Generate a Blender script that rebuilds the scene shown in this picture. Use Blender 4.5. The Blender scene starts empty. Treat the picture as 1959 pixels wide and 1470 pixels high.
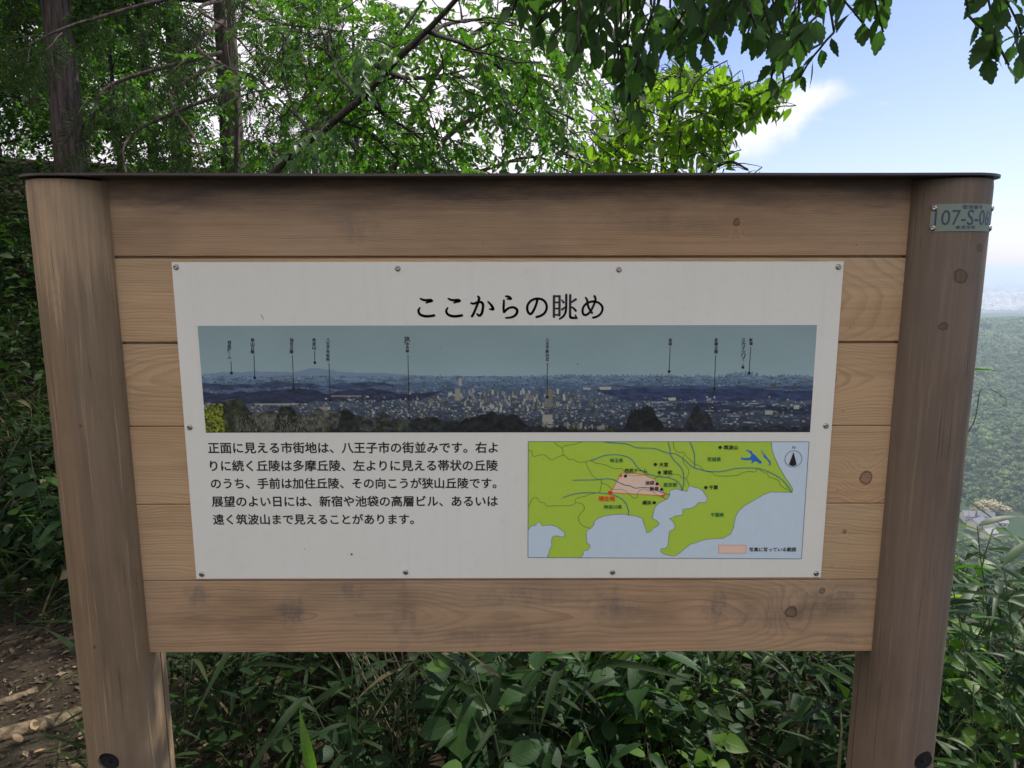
import bpy, bmesh, math, random
import numpy as np
from mathutils import Vector, Matrix
from mathutils.geometry import tessellate_polygon

S = bpy.context.scene
C = S.collection
PI = math.pi
rnd = random.Random(7)
rng = np.random.default_rng(11)

# ------------------------------------------------------------------ camera
FPX = 1350.0
CAM = np.array([0.0045, -1.2772, 1.5])
PITCH, YAW, ROLL = 0.16137, -0.0017, -0.001


def cam_axes():
    cp, sp = math.cos(PITCH), math.sin(PITCH)
    cy, sy = math.cos(YAW), math.sin(YAW)
    cr, sr = math.cos(ROLL), math.sin(ROLL)
    right = np.array([1, 0, 0.]); fwd = np.array([0, cp, -sp]); up = np.array([0, sp, cp])
    r2 = cr * right + sr * up; u2 = -sr * right + cr * up
    Z = np.array([[cy, -sy, 0], [sy, cy, 0], [0, 0, 1]])
    return Z @ r2, Z @ fwd, Z @ u2


RGT, FWD, UPV = cam_axes()
cam = bpy.data.cameras.new('camera')
cam.lens = FPX / 1959 * 36
cam.sensor_width = 36
cam.clip_start = 0.02
cam.clip_end = 90000
co = bpy.data.objects.new('camera', cam)
C.objects.link(co)
co.matrix_world = Matrix([[RGT[0], UPV[0], -FWD[0], CAM[0]], [RGT[1], UPV[1], -FWD[1], CAM[1]],
                          [RGT[2], UPV[2], -FWD[2], CAM[2]], [0, 0, 0, 1]])
S.camera = co

# ------------------------------------------------------------------ sky, sun, exposure
SUN_AZ = math.radians(54)      # to the right of straight ahead (+Y)
SUN_EL = math.radians(51)
S.view_settings.view_transform = 'Standard'
S.view_settings.look = 'None'
S.view_settings.gamma = 1
S.view_settings.use_curve_mapping = False
S.view_settings.exposure = 0.58
SKY_STRENGTH = 0.12

W = bpy.data.worlds.new('World')
S.world = W
W.use_nodes = True


class NT:
    """small helper to write node trees"""
    def __init__(s, tree, clear=True):
        s.t = tree
        if clear: tree.nodes.clear()

    def n(s, typ, **kw):
        nd = s.t.nodes.new(typ)
        for k, v in kw.items():
            if k[0] == 'i' and k[1:].isdigit(): s.put(nd.inputs[int(k[1:])], v)
            elif k.startswith('in_'): s.put(nd.inputs[k[3:].replace('_', ' ')], v)
            else: setattr(nd, k, v)
        return nd

    def put(s, sock, v):
        if isinstance(v, bpy.types.NodeSocket): s.t.links.new(v, sock)
        else: sock.default_value = v

    def math(s, op, a, b=None, c=None, clamp=False):
        nd = s.n('ShaderNodeMath', operation=op); nd.use_clamp = clamp
        s.put(nd.inputs[0], a)
        if b is not None: s.put(nd.inputs[1], b)
        if c is not None: s.put(nd.inputs[2], c)
        return nd.outputs[0]

    def vmath(s, op, a, b=None):
        nd = s.n('ShaderNodeVectorMath', operation=op)
        s.put(nd.inputs[0], a)
        if b is not None: s.put(nd.inputs[1], b)
        return nd.outputs[0] if op not in ('DOT_PRODUCT', 'LENGTH', 'DISTANCE') else nd.outputs[1]

    def noise(s, vec, scale, detail=3, rough=.55, dist=0):
        nd = s.n('ShaderNodeTexNoise')
        s.put(nd.inputs['Vector'], vec)
        nd.inputs['Scale'].default_value = scale; nd.inputs['Detail'].default_value = detail
        nd.inputs['Roughness'].default_value = rough; nd.inputs['Distortion'].default_value = dist
        return nd.outputs[0]

    def ss(s, x, a, b):
        nd = s.n('ShaderNodeMapRange', interpolation_type='SMOOTHSTEP')
        s.put(nd.inputs[0], x); s.put(nd.inputs[1], a); s.put(nd.inputs[2], b)
        return nd.outputs[0]

    def mix(s, f, a, b, mode='MIX'):
        nd = s.n('ShaderNodeMix', data_type='RGBA', blend_type=mode)
        s.put(nd.inputs[0], f)
        for k, v in ((6, a), (7, b)):
            if isinstance(v, tuple) and len(v) == 3: v = v + (1,)
            s.put(nd.inputs[k], v)
        return nd.outputs[2]

    def comb(s, x, y, z):
        nd = s.n('ShaderNodeCombineXYZ'); s.put(nd.inputs[0], x); s.put(nd.inputs[1], y); s.put(nd.inputs[2], z)
        return nd.outputs[0]

    def sep(s, v):
        nd = s.n('ShaderNodeSeparateXYZ'); s.put(nd.inputs[0], v)
        return nd.outputs


w = NT(W.node_tree)
sky = w.n('ShaderNodeTexSky', sky_type='NISHITA')
sky.sun_disc = False
sky.sun_elevation = SUN_EL
sky.sun_rotation = SUN_AZ      # 0 = +Y, clockwise seen from above
sky.altitude = 300
sky.air_density = 1.0; sky.dust_density = 1.0; sky.ozone_density = 1.0
tc = w.n('ShaderNodeTexCoord')
dx, dy, dz = w.sep(tc.outputs['Generated'])
azi = w.math('ARCTAN2', dx, dy)                      # radians, right positive
ele = w.math('ARCSINE', dz)
# cloud layer seen from below: project the direction on a plane
den = w.math('ADD', w.math('MAXIMUM', dz, 0.0), 0.12)
cp = w.comb(w.math('DIVIDE', dx, den), w.math('DIVIDE', dy, den), 0.0)
n1 = w.noise(cp, 0.55, 7, .58, .3)
wob = w.noise(tc.outputs['Generated'], 9.0, 5, .6, .4)
# banks of white cloud ahead and to the left, thinner to the right
bias = w.ss(azi, 0.30, -0.05)
back = w.ss(dy, 0.1, -0.3)
m = w.math('ADD', n1, w.math('MULTIPLY', bias, 0.26))
m = w.math('ADD', m, w.math('MULTIPLY', back, 0.10))
cloud = w.ss(m, 0.56, 0.72)
# a wedge of thin cloud that points right, with small scraps beyond its tip
half = w.math('MULTIPLY', w.math('SUBTRACT', 0.455, azi), 0.46)
half = w.math('MINIMUM', w.math('MAXIMUM', half, 0.00001), 0.095)
mid = w.math('MINIMUM', w.math('ADD', 0.128, w.math('MULTIPLY', azi, 0.185)), 0.203)
wy = w.math('ADD', w.math('SUBTRACT', ele, mid), w.math('MULTIPLY', w.math('SUBTRACT', wob, 0.5), 0.09))
band = w.math('SUBTRACT', 1.0, w.math('DIVIDE', w.math('ABSOLUTE', wy), half), clamp=True)
strk = w.noise(w.comb(w.math('MULTIPLY', azi, 14.0), w.math('MULTIPLY', w.math('SUBTRACT', ele, w.math('MULTIPLY', azi, 0.2)), 70.0), 1.7), 1.0, 5, .6, .6)
wisp = w.math('MULTIPLY', w.ss(band, 0.0, 0.95), w.math('ADD', 0.45, w.math('MULTIPLY', strk, 0.8)))
wisp = w.math('MULTIPLY', w.math('MULTIPLY', wisp, w.ss(azi, -0.1, 0.12)), w.ss(azi, 0.45, 0.38))
bits = w.noise(w.comb(w.math('MULTIPLY', azi, 13.0), w.math('MULTIPLY', ele, 60.0), 8.4), 1.0, 5, .62, .2)
bits = w.math('MULTIPLY', w.ss(bits, 0.60, 0.82), w.ss(w.math('ABSOLUTE', w.math('SUBTRACT', ele, 0.190)), 0.05, 0.006))
cloud = w.math('MAXIMUM', cloud, w.math('MULTIPLY', wisp, 0.9))
cloud = w.math('MAXIMUM', cloud, w.math('MULTIPLY', bits, 0.7))
cloud = w.math('MULTIPLY', cloud, w.ss(ele, 0.0, 0.05))
cc = w.mix(w.ss(w.noise(cp, 1.3, 4), .3, .7), (5.6, 5.2, 5.8), (7.6, 7.2, 7.6))
skc = w.mix(1.0, sky.outputs[0], (.70, .715, .90), 'MULTIPLY')
skc = w.mix(w.ss(ele, 0.35, -0.02), skc, w.mix(0.40, skc, (4.8, 5.1, 6.3)))
col = w.mix(cloud, skc, cc)
bg = w.n('ShaderNodeBackground')
w.put(bg.inputs[0], col); bg.inputs[1].default_value = SKY_STRENGTH
wo = w.n('ShaderNodeOutputWorld'); w.put(wo.inputs[0], bg.outputs[0])

sun = bpy.data.lights.new('sun', 'SUN')
sun.energy = 3.6
sun.angle = math.radians(0.53)
sun.color = (1.0, 0.95, 0.86)
so = bpy.data.objects.new('sun', sun)
C.objects.link(so)
sd = Vector((math.sin(SUN_AZ) * math.cos(SUN_EL), math.cos(SUN_AZ) * math.cos(SUN_EL), math.sin(SUN_EL)))
so.rotation_euler = sd.to_track_quat('Z', 'Y').to_euler()
so.location = (3, 4, 9)

S.cycles.max_bounces = 7
S.cycles.transparent_max_bounces = 8
S.cycles.volume_bounces = 0
S.cycles.use_denoising = True


# ------------------------------------------------------------------ helpers
def ray(px, py):
    return FWD + RGT * (px - 979.5) / FPX - UPV * (py - 735) / FPX


def on_y(px, py, Y=0.0):
    d = ray(px, py)
    return CAM + d * (Y - CAM[1]) / d[1]


def on_z(px, py, z=0.0):
    d = ray(px, py)
    return CAM + d * (z - CAM[2]) / d[2]


def project(P):
    d = np.asarray(P) - CAM
    f = d @ FWD
    f = np.where(f < .01, .01, f)
    return 979.5 + FPX * (d @ RGT) / f, 735 - FPX * (d @ UPV) / f, f


def tag(o, label=None, cat=None, group=None, kind=None):
    if label: o['label'] = label
    if cat: o['category'] = cat
    if group: o['group'] = group
    if kind: o['kind'] = kind
    return o


def empty(name, loc, label=None, cat=None, group=None):
    o = bpy.data.objects.new(name, None)
    o.empty_display_size = .1
    o.location = loc
    C.objects.link(o)
    return tag(o, label, cat, group)


def np_mesh(name, V, F, smooth=False):
    V = np.ascontiguousarray(V, dtype=np.float32); F = np.ascontiguousarray(F, dtype=np.int32)
    me = bpy.data.meshes.new(name)
    me.vertices.add(len(V)); me.vertices.foreach_set('co', V.ravel())
    k = F.shape[1]
    me.loops.add(F.size); me.loops.foreach_set('vertex_index', F.ravel())
    me.polygons.add(len(F))
    me.polygons.foreach_set('loop_start', np.arange(0, F.size, k, dtype=np.int32))
    me.polygons.foreach_set('loop_total', np.full(len(F), k, dtype=np.int32))
    if smooth: me.polygons.foreach_set('use_smooth', np.ones(len(F), dtype=bool))
    me.update(calc_edges=True)
    return me


def link(name, me, mat, parent=None, loc=None):
    o = bpy.data.objects.new(name, me)
    C.objects.link(o)
    if mat is not None and not me.materials: me.materials.append(mat)
    if parent is not None: o.parent = parent       # parents sit unrotated; children are in the parent's frame
    if loc is not None: o.location = loc
    return o


def bm_mesh(name, bm, smooth=False):
    me = bpy.data.meshes.new(name)
    bm.normal_update()
    bm.to_mesh(me); bm.free()
    if smooth:
        for p in me.polygons: p.use_smooth = True
    return me


def box_bm(x0, x1, y0, y1, z0, z1, bev=0, segs=2, bm=None):
    b = bm or bmesh.new()
    r = bmesh.ops.create_cube(b, size=1)
    vs = r['verts']
    for v in vs:
        v.co = Vector(((x0 + x1) / 2 + v.co.x * (x1 - x0), (y0 + y1) / 2 + v.co.y * (y1 - y0), (z0 + z1) / 2 + v.co.z * (z1 - z0)))
    if bev:
        es = list({e for v in vs for e in v.link_edges})
        bmesh.ops.bevel(b, geom=es, offset=bev, segments=segs, affect='EDGES', profile=.5)
    return b


def prism_bm(pts, z0, z1):
    """vertical prism over a closed 2-D outline"""
    b = bmesh.new()
    lo = [b.verts.new((x, y, z0)) for x, y in pts]
    hi = [b.verts.new((x, y, z1)) for x, y in pts]
    n = len(pts)
    for i in range(n):
        b.faces.new((lo[i], lo[(i + 1) % n], hi[(i + 1) % n], hi[i]))
    b.faces.new(hi); b.faces.new(lo[::-1])
    return b


def tubes(polys, sides=5):
    """polys: list of (pts Nx3, radii N) -> V, F(tris) of tapered tubes"""
    VV, FF = [], []
    off = 0
    ang = np.linspace(0, 2 * PI, sides, endpoint=False)
    ca, sa = np.cos(ang), np.sin(ang)
    for pts, rad in polys:
        pts = np.asarray(pts, float); rad = np.asarray(rad, float)
        n = len(pts)
        t = np.gradient(pts, axis=0)
        t /= np.linalg.norm(t, axis=1)[:, None] + 1e-9
        ref = np.array([0, 0, 1.]) if abs(t[0, 2]) < .8 else np.array([1., 0, 0])
        u = np.cross(t, ref); u /= np.linalg.norm(u, axis=1)[:, None] + 1e-9
        v = np.cross(t, u)
        ring = pts[:, None] + rad[:, None, None] * (u[:, None] * ca[None, :, None] + v[:, None] * sa[None, :, None])
        VV.append(ring.reshape(-1, 3))
        i = np.arange(n - 1)[:, None] * sides; j = np.arange(sides)[None]; j2 = (j + 1) % sides
        a, b, c, d = i + j, i + j2, i + sides + j2, i + sides + j
        FF.append(np.concatenate([np.stack([a, b, c], -1).reshape(-1, 3), np.stack([a, c, d], -1).reshape(-1, 3)]) + off)
        cap = np.array([[off + (n - 1) * sides, off + (n - 1) * sides + k, off + (n - 1) * sides + k + 1] for k in range(1, sides - 1)])
        FF.append(cap)
        FF.append(np.array([[off, off + k + 1, off + k] for k in range(1, sides - 1)]))
        off += n * sides
    return np.concatenate(VV), np.concatenate(FF)


def smooth_path(P, n=6):
    """Catmull-Rom through the rows of P"""
    P = np.asarray(P, float)
    Q = np.vstack([2 * P[0] - P[1], P, 2 * P[-1] - P[-2]])
    out = []
    for i in range(1, len(Q) - 2):
        for k in range(n):
            t = k / n
            out.append(.5 * (2 * Q[i] + (Q[i + 1] - Q[i - 1]) * t + (2 * Q[i - 1] - 5 * Q[i] + 4 * Q[i + 1] - Q[i + 2]) * t * t
                             + (3 * Q[i] - Q[i - 1] - 3 * Q[i + 1] + Q[i + 2]) * t ** 3))
    out.append(P[-1])
    return np.array(out)


def nrm(v):
    return v / (np.linalg.norm(v, axis=-1, keepdims=True) + 1e-9)


def frames(d, up):
    """matrices whose Y column runs along d and whose Z column leans to up (n,3 each)"""
    y = nrm(d); x = nrm(np.cross(y, up)); z = np.cross(x, y)
    return np.stack([x, y, z], -1)


def scatter(tV, tF, M, T):
    n = len(T)
    V = np.einsum('nij,vj->nvi', M, tV) + T[:, None]
    F = tF[None] + (np.arange(n) * len(tV))[:, None, None]
    return V.reshape(-1, 3), F.reshape(-1, tF.shape[1])


def join_np(parts):
    V, F, o = [], [], 0
    for v, f in parts:
        V.append(v); F.append(f + o); o += len(v)
    return np.concatenate(V), np.concatenate(F)


# ------------------------------------------------------------------ materials
def srgb(r, g, b):
    f = lambda c: (c / 255 / 12.92) if c <= 10 else ((c / 255 + .055) / 1.055) ** 2.4
    return (f(r), f(g), f(b))


def ink(r, g, b, ref=.33):
    """print colour: how the photograph shows it, relative to the white of the same panel"""
    return tuple(min(.9, c / ref * .72 * k) for c, k in zip(srgb(r, g, b), (1.05, 1.0, .90)))


def new_mat(name):
    m = bpy.data.materials.new(name); m.use_nodes = True
    t = NT(m.node_tree)
    out = t.n('ShaderNodeOutputMaterial')
    return m, t, out


def simple(name, col, rough=.6, metal=0, noise_amt=.12, scale=40, bump=0, spec=.5):
    m, t, out = new_mat(name)
    p = t.n('ShaderNodeBsdfPrincipled')
    tcn = t.n('ShaderNodeTexCoord')
    nz = t.noise(tcn.outputs['Object'], scale, 4)
    c = tuple(col)
    lo = tuple(x * (1 - noise_amt) for x in c); hi = tuple(min(1, x * (1 + noise_amt)) for x in c)
    t.put(p.inputs['Base Color'], t.mix(nz, lo, hi))
    p.inputs['Roughness'].default_value = rough; p.inputs['Metallic'].default_value = metal
    p.inputs['Specular IOR Level'].default_value = spec
    if bump:
        b = t.n('ShaderNodeBump'); b.inputs['Strength'].default_value = bump; b.inputs['Distance'].default_value = .002
        t.put(b.inputs['Height'], nz); t.put(p.inputs['Normal'], b.outputs[0])
    t.put(out.inputs[0], p.outputs[0])
    return m


def leaf_mat(name, a, b, c=None, trans=.45, rough=.42, spec=.4, vein=0, tint=(1.25, 1.35, .55)):
    """a, b: darker and lighter leaf colour (varies leaf by leaf); light passes through the blade"""
    m, t, out = new_mat(name)
    geo = t.n('ShaderNodeNewGeometry'); oi = t.n('ShaderNodeObjectInfo')
    r = t.math('FRACT', t.math('ADD', geo.outputs['Random Per Island'], oi.outputs['Random']))
    colr = t.mix(r, a, b)
    if c: colr = t.mix(t.ss(r, .86, .97), colr, c)
    tcn = t.n('ShaderNodeTexCoord')
    nz = t.noise(geo.outputs['Position'], 60 if vein else 8, 3)
    colr = t.mix(t.math('MULTIPLY', nz, .45), colr, t.mix(1.0, colr, (.55, .62, .5), 'MULTIPLY'))
    p = t.n('ShaderNodeBsdfPrincipled')
    p.inputs['Roughness'].default_value = rough; p.inputs['Specular IOR Level'].default_value = spec
    if vein:
        # object space: leaf blade lies along +Y from the origin, +-X is its width
        x, y, z = t.sep(tcn.outputs['Object'])
        ax = t.math('ABSOLUTE', x)
        s_ = t.math('SUBTRACT', t.math('MULTIPLY', y, vein), t.math('MULTIPLY', ax, vein * .8))
        tri = t.math('ABSOLUTE', t.math('SUBTRACT', t.math('FRACT', s_), .5))
        lines = t.math('MAXIMUM', t.ss(tri, .42, .5), t.ss(ax, .0016, .0005))
        spot_ = t.math('MULTIPLY', t.ss(t.noise(geo.outputs['Position'], 130, 3, .6), .66, .72), t.ss(t.noise(geo.outputs['Position'], 14, 2), .48, .6))
        colr = t.mix(t.math('MULTIPLY', spot_, .8), colr, (.10, .075, .035))
        colr = t.mix(t.math('MULTIPLY', lines, .3), colr, tuple(min(1, q * 1.5) for q in b))
        bp = t.n('ShaderNodeBump'); bp.inputs['Strength'].default_value = .25; bp.inputs['Distance'].default_value = .002
        t.put(bp.inputs['Height'], t.math('SUBTRACT', 1.0, lines)); t.put(p.inputs['Normal'], bp.outputs[0])
    t.put(p.inputs['Base Color'], colr)
    tr = t.n('ShaderNodeBsdfTranslucent')
    t.put(tr.inputs[0], t.mix(1.0, colr, tint, 'MULTIPLY'))
    mx = t.n('ShaderNodeMixShader'); mx.inputs[0].default_value = trans
    t.put(mx.inputs[1], p.outputs[0]); t.put(mx.inputs[2], tr.outputs[0])
    t.put(out.inputs[0], mx.outputs[0])
    return m


def bark_mat(name, a, b, sx=30):
    m, t, out = new_mat(name)
    tcn = t.n('ShaderNodeTexCoord')
    x, y, z = t.sep(tcn.outputs['Object'])
    v = t.comb(t.math('MULTIPLY', x, sx), t.math('MULTIPLY', y, sx), t.math('MULTIPLY', z, 3.0))
    nz = t.noise(v, 1.0, 5, .65, .5)
    n2 = t.noise(tcn.outputs['Object'], 5, 3)
    c = t.mix(t.ss(nz, .35, .65), a, b)
    c = t.mix(t.ss(n2, .55, .75), c, (.05, .065, .035))
    p = t.n('ShaderNodeBsdfPrincipled'); p.inputs['Roughness'].default_value = .9
    p.inputs['Specular IOR Level'].default_value = .15
    bp = t.n('ShaderNodeBump'); bp.inputs['Strength'].default_value = 1; bp.inputs['Distance'].default_value = .02
    t.put(bp.inputs['Height'], nz); t.put(p.inputs['Normal'], bp.outputs[0])
    t.put(p.inputs['Base Color'], c); t.put(out.inputs[0], p.outputs[0])
    return m


def wood_mat(name, seed, light, dark, axis='X', knots=(), stains=(), grime=.35, below=None, tilt=.03, ringscale=190, core=(.05, -.03),
             weather=0.0, topdirt=None, rings=.36):
    """planed cedar: growth rings cut by the face, fibre streaks, knots and grey weather stains.
    axis: direction of the grain in object space. knots: (u, v, r) on the face. stains: (u, v, ru, rv, strength)"""
    m, t, out = new_mat(name)
    tcn = t.n('ShaderNodeTexCoord')
    x, y, z = t.sep(tcn.outputs['Object'])
    u, v = (x, z) if axis == 'X' else (z, x)
    # ring radius about a core line that wanders along the grain
    r_ = random.Random(seed)
    wand = t.noise(t.comb(t.math('MULTIPLY', u, 1.3), seed * 3.7, 0.0), 1.0, 2, .5)
    wand2 = t.noise(t.comb(t.math('MULTIPLY', u, 1.9), seed * 1.3, 5.0), 1.0, 2, .5)
    fine = t.noise(t.comb(t.math('MULTIPLY', u, 7.0), t.math('MULTIPLY', v, 26.0), seed * 2.1), 1.0, 3, .5)
    vv = t.math('ADD', v, t.math('ADD', core[1], t.math('MULTIPLY', t.math('SUBTRACT', wand, .5), .05)))
    dd = t.math('ADD', t.math('ADD', y, core[0]), t.math('ADD', t.math('MULTIPLY', u, tilt), t.math('MULTIPLY', t.math('SUBTRACT', wand2, .5), .14)))
    rad = t.math('SQRT', t.math('ADD', t.math('MULTIPLY', vv, vv), t.math('MULTIPLY', dd, dd)))
    rad = t.math('ADD', rad, t.math('MULTIPLY', t.math('SUBTRACT', fine, .5), .010))
    rad = t.math('ADD', rad, t.math('MULTIPLY', t.math('SUBTRACT', t.noise(t.comb(t.math('MULTIPLY', u, 2.2), t.math('MULTIPLY', v, 8.0), seed * 6.1), 1.0, 2, .5), .5), .03))
    kmask = None
    for (ku, kv, kr) in knots:
        du = t.math('SUBTRACT', u, ku); dv = t.math('SUBTRACT', v, kv)
        wobk = t.noise(tcn.outputs['Object'], 60, 2)
        q = t.math('SQRT', t.math('ADD', t.math('MULTIPLY', du, du), t.math('MULTIPLY', dv, dv)))
        q = t.math('ADD', q, t.math('MULTIPLY', t.math('SUBTRACT', wobk, .5), kr * 1.1))
        g = t.math('MULTIPLY', t.ss(q, kr * 5, kr * .6), .022)
        rad = t.math('ADD', rad, g)
        disc = t.ss(q, kr * 1.08, kr * .86)
        ringk = t.math('MULTIPLY', disc, t.ss(q, kr * .35, kr * .85))
        kk = t.math('MAXIMUM', t.math('MULTIPLY', disc, .55), ringk)
        kmask = kk if kmask is None else t.math('MAXIMUM', kmask, kk)
    ph = t.math('FRACT', t.math('MULTIPLY', rad, ringscale))
    late = t.math('MULTIPLY', t.ss(ph, .35, .9), t.ss(ph, 1.0, .93))
    fib = t.noise(t.comb(t.math('MULTIPLY', u, 14.0), t.math('MULTIPLY', v, 900.0), t.math('MULTIPLY', y, 900.0)), 1.0, 3, .6)
    fib2 = t.noise(t.comb(t.math('MULTIPLY', u, 2.5), t.math('MULTIPLY', v, 120.0), seed), 1.0, 3, .6)
    rmod = t.noise(t.comb(t.math('MULTIPLY', rad, 55.0), seed, 0.0), 1.0, 2, .6)
    late = t.math('MULTIPLY', late, t.ss(rmod, .25, .7))
    c = t.mix(t.math('MULTIPLY', late, rings * 1.5), light, dark)
    c = t.mix(t.math('MULTIPLY', t.ss(fib, .3, .75), .22), c, dark)
    c = t.mix(t.math('MULTIPLY', t.ss(fib2, .4, .75), .40), c, dark)
    big = t.noise(t.comb(t.math('MULTIPLY', u, 3.0), t.math('MULTIPLY', v, 9.0), seed * 5.0), 1.0, 4, .6)
    c = t.mix(t.math('MULTIPLY', t.ss(big, .42, .72), grime), c, tuple(q * .5 for q in dark))
    tone = t.noise(t.comb(t.math('MULTIPLY', u, 1.4), t.math('MULTIPLY', v, 3.0), seed * 9.0), 1.0, 2, .5)
    c = t.mix(t.ss(tone, .3, .7), c, t.mix(1.0, c, (1.07, .97, .88), 'MULTIPLY'))
    if weather:
        wn = t.noise(t.comb(t.math('MULTIPLY', u, 1.2), t.math('MULTIPLY', v, 34.0), seed * 7.0), 1.0, 4, .65)
        c = t.mix(t.math('MULTIPLY', t.ss(wn, .45, .7), weather), c, (.115, .092, .068))
    if topdirt:       # (v0, v1, amount): dirt that has gathered along the top edge
        dn = t.noise(t.comb(t.math('MULTIPLY', u, 5.0), t.math('MULTIPLY', v, 22.0), seed * 4.0), 1.0, 5, .65)
        e = t.math('ADD', v, t.math('MULTIPLY', t.math('SUBTRACT', dn, .5), .16))
        c = t.mix(t.math('MULTIPLY', t.ss(e, topdirt[0], topdirt[1]), topdirt[2]), c, (.085, .062, .055))
    if below:         # (v, amount, colour): grey weathering that reaches up the log in pointed streaks
        tn = t.noise(t.comb(t.math('MULTIPLY', v, 70.0), t.math('MULTIPLY', u, 3.0), t.math('MULTIPLY', y, 70.0)), 1.0, 4, .6)
        tn2 = t.noise(t.comb(t.math('MULTIPLY', v, 16.0), t.math('MULTIPLY', u, 1.5), 2.0), 1.0, 3, .6)
        e2 = t.math('ADD', u, t.math('ADD', t.math('MULTIPLY', t.math('SUBTRACT', tn, .5), .5), t.math('MULTIPLY', t.math('SUBTRACT', tn2, .5), .45)))
        c = t.mix(t.math('MULTIPLY', t.ss(e2, below[0] + .05, below[0] - .07), below[1]), c, below[2])
    sn = t.noise(tcn.outputs['Object'], 38, 6, .75)
    sn2 = t.noise(t.comb(t.math('MULTIPLY', u, 40.0), t.math('MULTIPLY', v, 14.0), 0.0), 1.0, 5, .7)
    for (su, sv, ru, rv, st) in stains:
        a_ = t.math('DIVIDE', t.math('SUBTRACT', u, su), ru); b_ = t.math('DIVIDE', t.math('SUBTRACT', v, sv), rv)
        q = t.math('SQRT', t.math('ADD', t.math('MULTIPLY', a_, a_), t.math('MULTIPLY', b_, b_)))
        q = t.math('ADD', q, t.math('MULTIPLY', t.math('SUBTRACT', sn, .5), 2.4))
        k = t.math('MULTIPLY', t.ss(q, 1.0, .1), t.math('MULTIPLY', t.ss(sn2, .3, .62), st))
        c = t.mix(k, c, (.10, .098, .095))
    cr = t.noise(t.comb(t.math('MULTIPLY', u, 5.0), t.math('MULTIPLY', v, 260.0), t.math('MULTIPLY', y, 260.0)), 1.0, 4, .6)
    cr = t.math('MULTIPLY', t.ss(cr, .57, .68), t.ss(t.noise(t.comb(t.math('MULTIPLY', u, 3.0), t.math('MULTIPLY', v, 25.0), seed * 1.0), 1.0, 3, .6), .45, .65))
    c = t.mix(t.math('MULTIPLY', cr, 1.0 if below else .3), c, tuple(q * .45 for q in dark))
    cr2 = t.noise(t.comb(t.math('MULTIPLY', u, 3.5), t.math('MULTIPLY', v, 130.0), t.math('MULTIPLY', y, 130.0)), 1.0, 3, .6)
    c = t.mix(t.math('MULTIPLY', t.ss(cr2, .56, .7), .4 if below else .12), c, tuple(min(1, q * 1.15) for q in light))
    specks = t.n('ShaderNodeTexVoronoi'); t.put(specks.inputs['Vector'], tcn.outputs['Object']); specks.inputs['Scale'].default_value = 34
    sp_ = t.math('MULTIPLY', t.ss(specks.outputs['Distance'], .055, .03), t.ss(t.noise(tcn.outputs['Object'], 9, 2), .55, .6))
    c = t.mix(t.math('MULTIPLY', sp_, .7), c, (.05, .035, .03))
    if kmask is not None: c = t.mix(t.math('MULTIPLY', kmask, .85), c, (.085, .045, .026))
    p = t.n('ShaderNodeBsdfPrincipled')
    t.put(p.inputs['Base Color'], c)
    p.inputs['Roughness'].default_value = .62; p.inputs['Specular IOR Level'].default_value = .3
    bp = t.n('ShaderNodeBump'); bp.inputs['Strength'].default_value = .5; bp.inputs['Distance'].default_value = .0006
    t.put(bp.inputs['Height'], t.math('ADD', t.math('MULTIPLY', late, -.8), fib))
    t.put(p.inputs['Normal'], bp.outputs[0])
    t.put(out.inputs[0], p.outputs[0])
    return m


M_GREEN_DARK = leaf_mat('leaf dark', (.014, .036, .010), (.034, .072, .017), trans=.35, rough=.55, spec=.15)
M_CANOPY = leaf_mat('leaf canopy', (.028, .06, .02), (.055, .115, .03), trans=.5, vein=95, rough=.55, spec=.25, tint=(1.7, 2.1, .8))
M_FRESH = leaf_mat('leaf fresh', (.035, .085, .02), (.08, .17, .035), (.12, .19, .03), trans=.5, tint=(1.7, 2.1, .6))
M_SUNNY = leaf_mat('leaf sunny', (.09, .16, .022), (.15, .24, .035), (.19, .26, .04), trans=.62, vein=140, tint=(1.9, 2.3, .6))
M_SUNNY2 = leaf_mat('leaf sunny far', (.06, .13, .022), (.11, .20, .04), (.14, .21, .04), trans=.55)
M_HINOKI = leaf_mat('leaf cypress', (.022, .04, .016), (.04, .07, .024), (.08, .055, .03), trans=.35, rough=.75, spec=.12, tint=(1.4, 1.6, .6))
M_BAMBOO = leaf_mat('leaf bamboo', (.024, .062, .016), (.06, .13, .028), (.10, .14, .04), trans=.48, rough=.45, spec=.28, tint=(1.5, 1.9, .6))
M_SHADE = leaf_mat('leaf shaded bamboo', (.012, .026, .010), (.027, .052, .015), (.13, .11, .06), trans=.3, rough=.6, spec=.12)  # darker copy of the bamboo leaf, with shade put into its colour
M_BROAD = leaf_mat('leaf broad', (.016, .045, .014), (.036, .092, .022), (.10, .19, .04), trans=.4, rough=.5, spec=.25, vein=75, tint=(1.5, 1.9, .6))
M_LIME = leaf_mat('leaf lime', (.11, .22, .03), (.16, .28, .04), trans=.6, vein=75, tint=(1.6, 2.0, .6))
M_GRASS = leaf_mat('grass blade', (.018, .036, .012), (.045, .078, .022), (.11, .10, .05), trans=.35, rough=.6, spec=.12)
M_DRY = simple('dry leaf', (.23, .15, .08), .8, noise_amt=.4, scale=90)
M_STRAW = simple('dry stem', (.15, .12, .07), .75, noise_amt=.3)
M_STEM = simple('green stem', (.07, .10, .04), .6, noise_amt=.3)
M_BARK = bark_mat('bark cedar', (.045, .034, .028), (.13, .10, .085))
M_BARK2 = bark_mat('bark grey', (.035, .03, .026), (.09, .08, .068), 45)
M_STEEL = simple('screw steel', (.42, .40, .37), .3, 1, .15, 300)
M_BLACK = simple('printing black', (.012, .012, .014), .5, 0, .05)
M_RUBBER = simple('black plug', (.008, .008, .009), .8, 0, .2)

# ------------------------------------------------------------------ terrain (setting)
AZ_VALLEY = math.radians(36)


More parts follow.
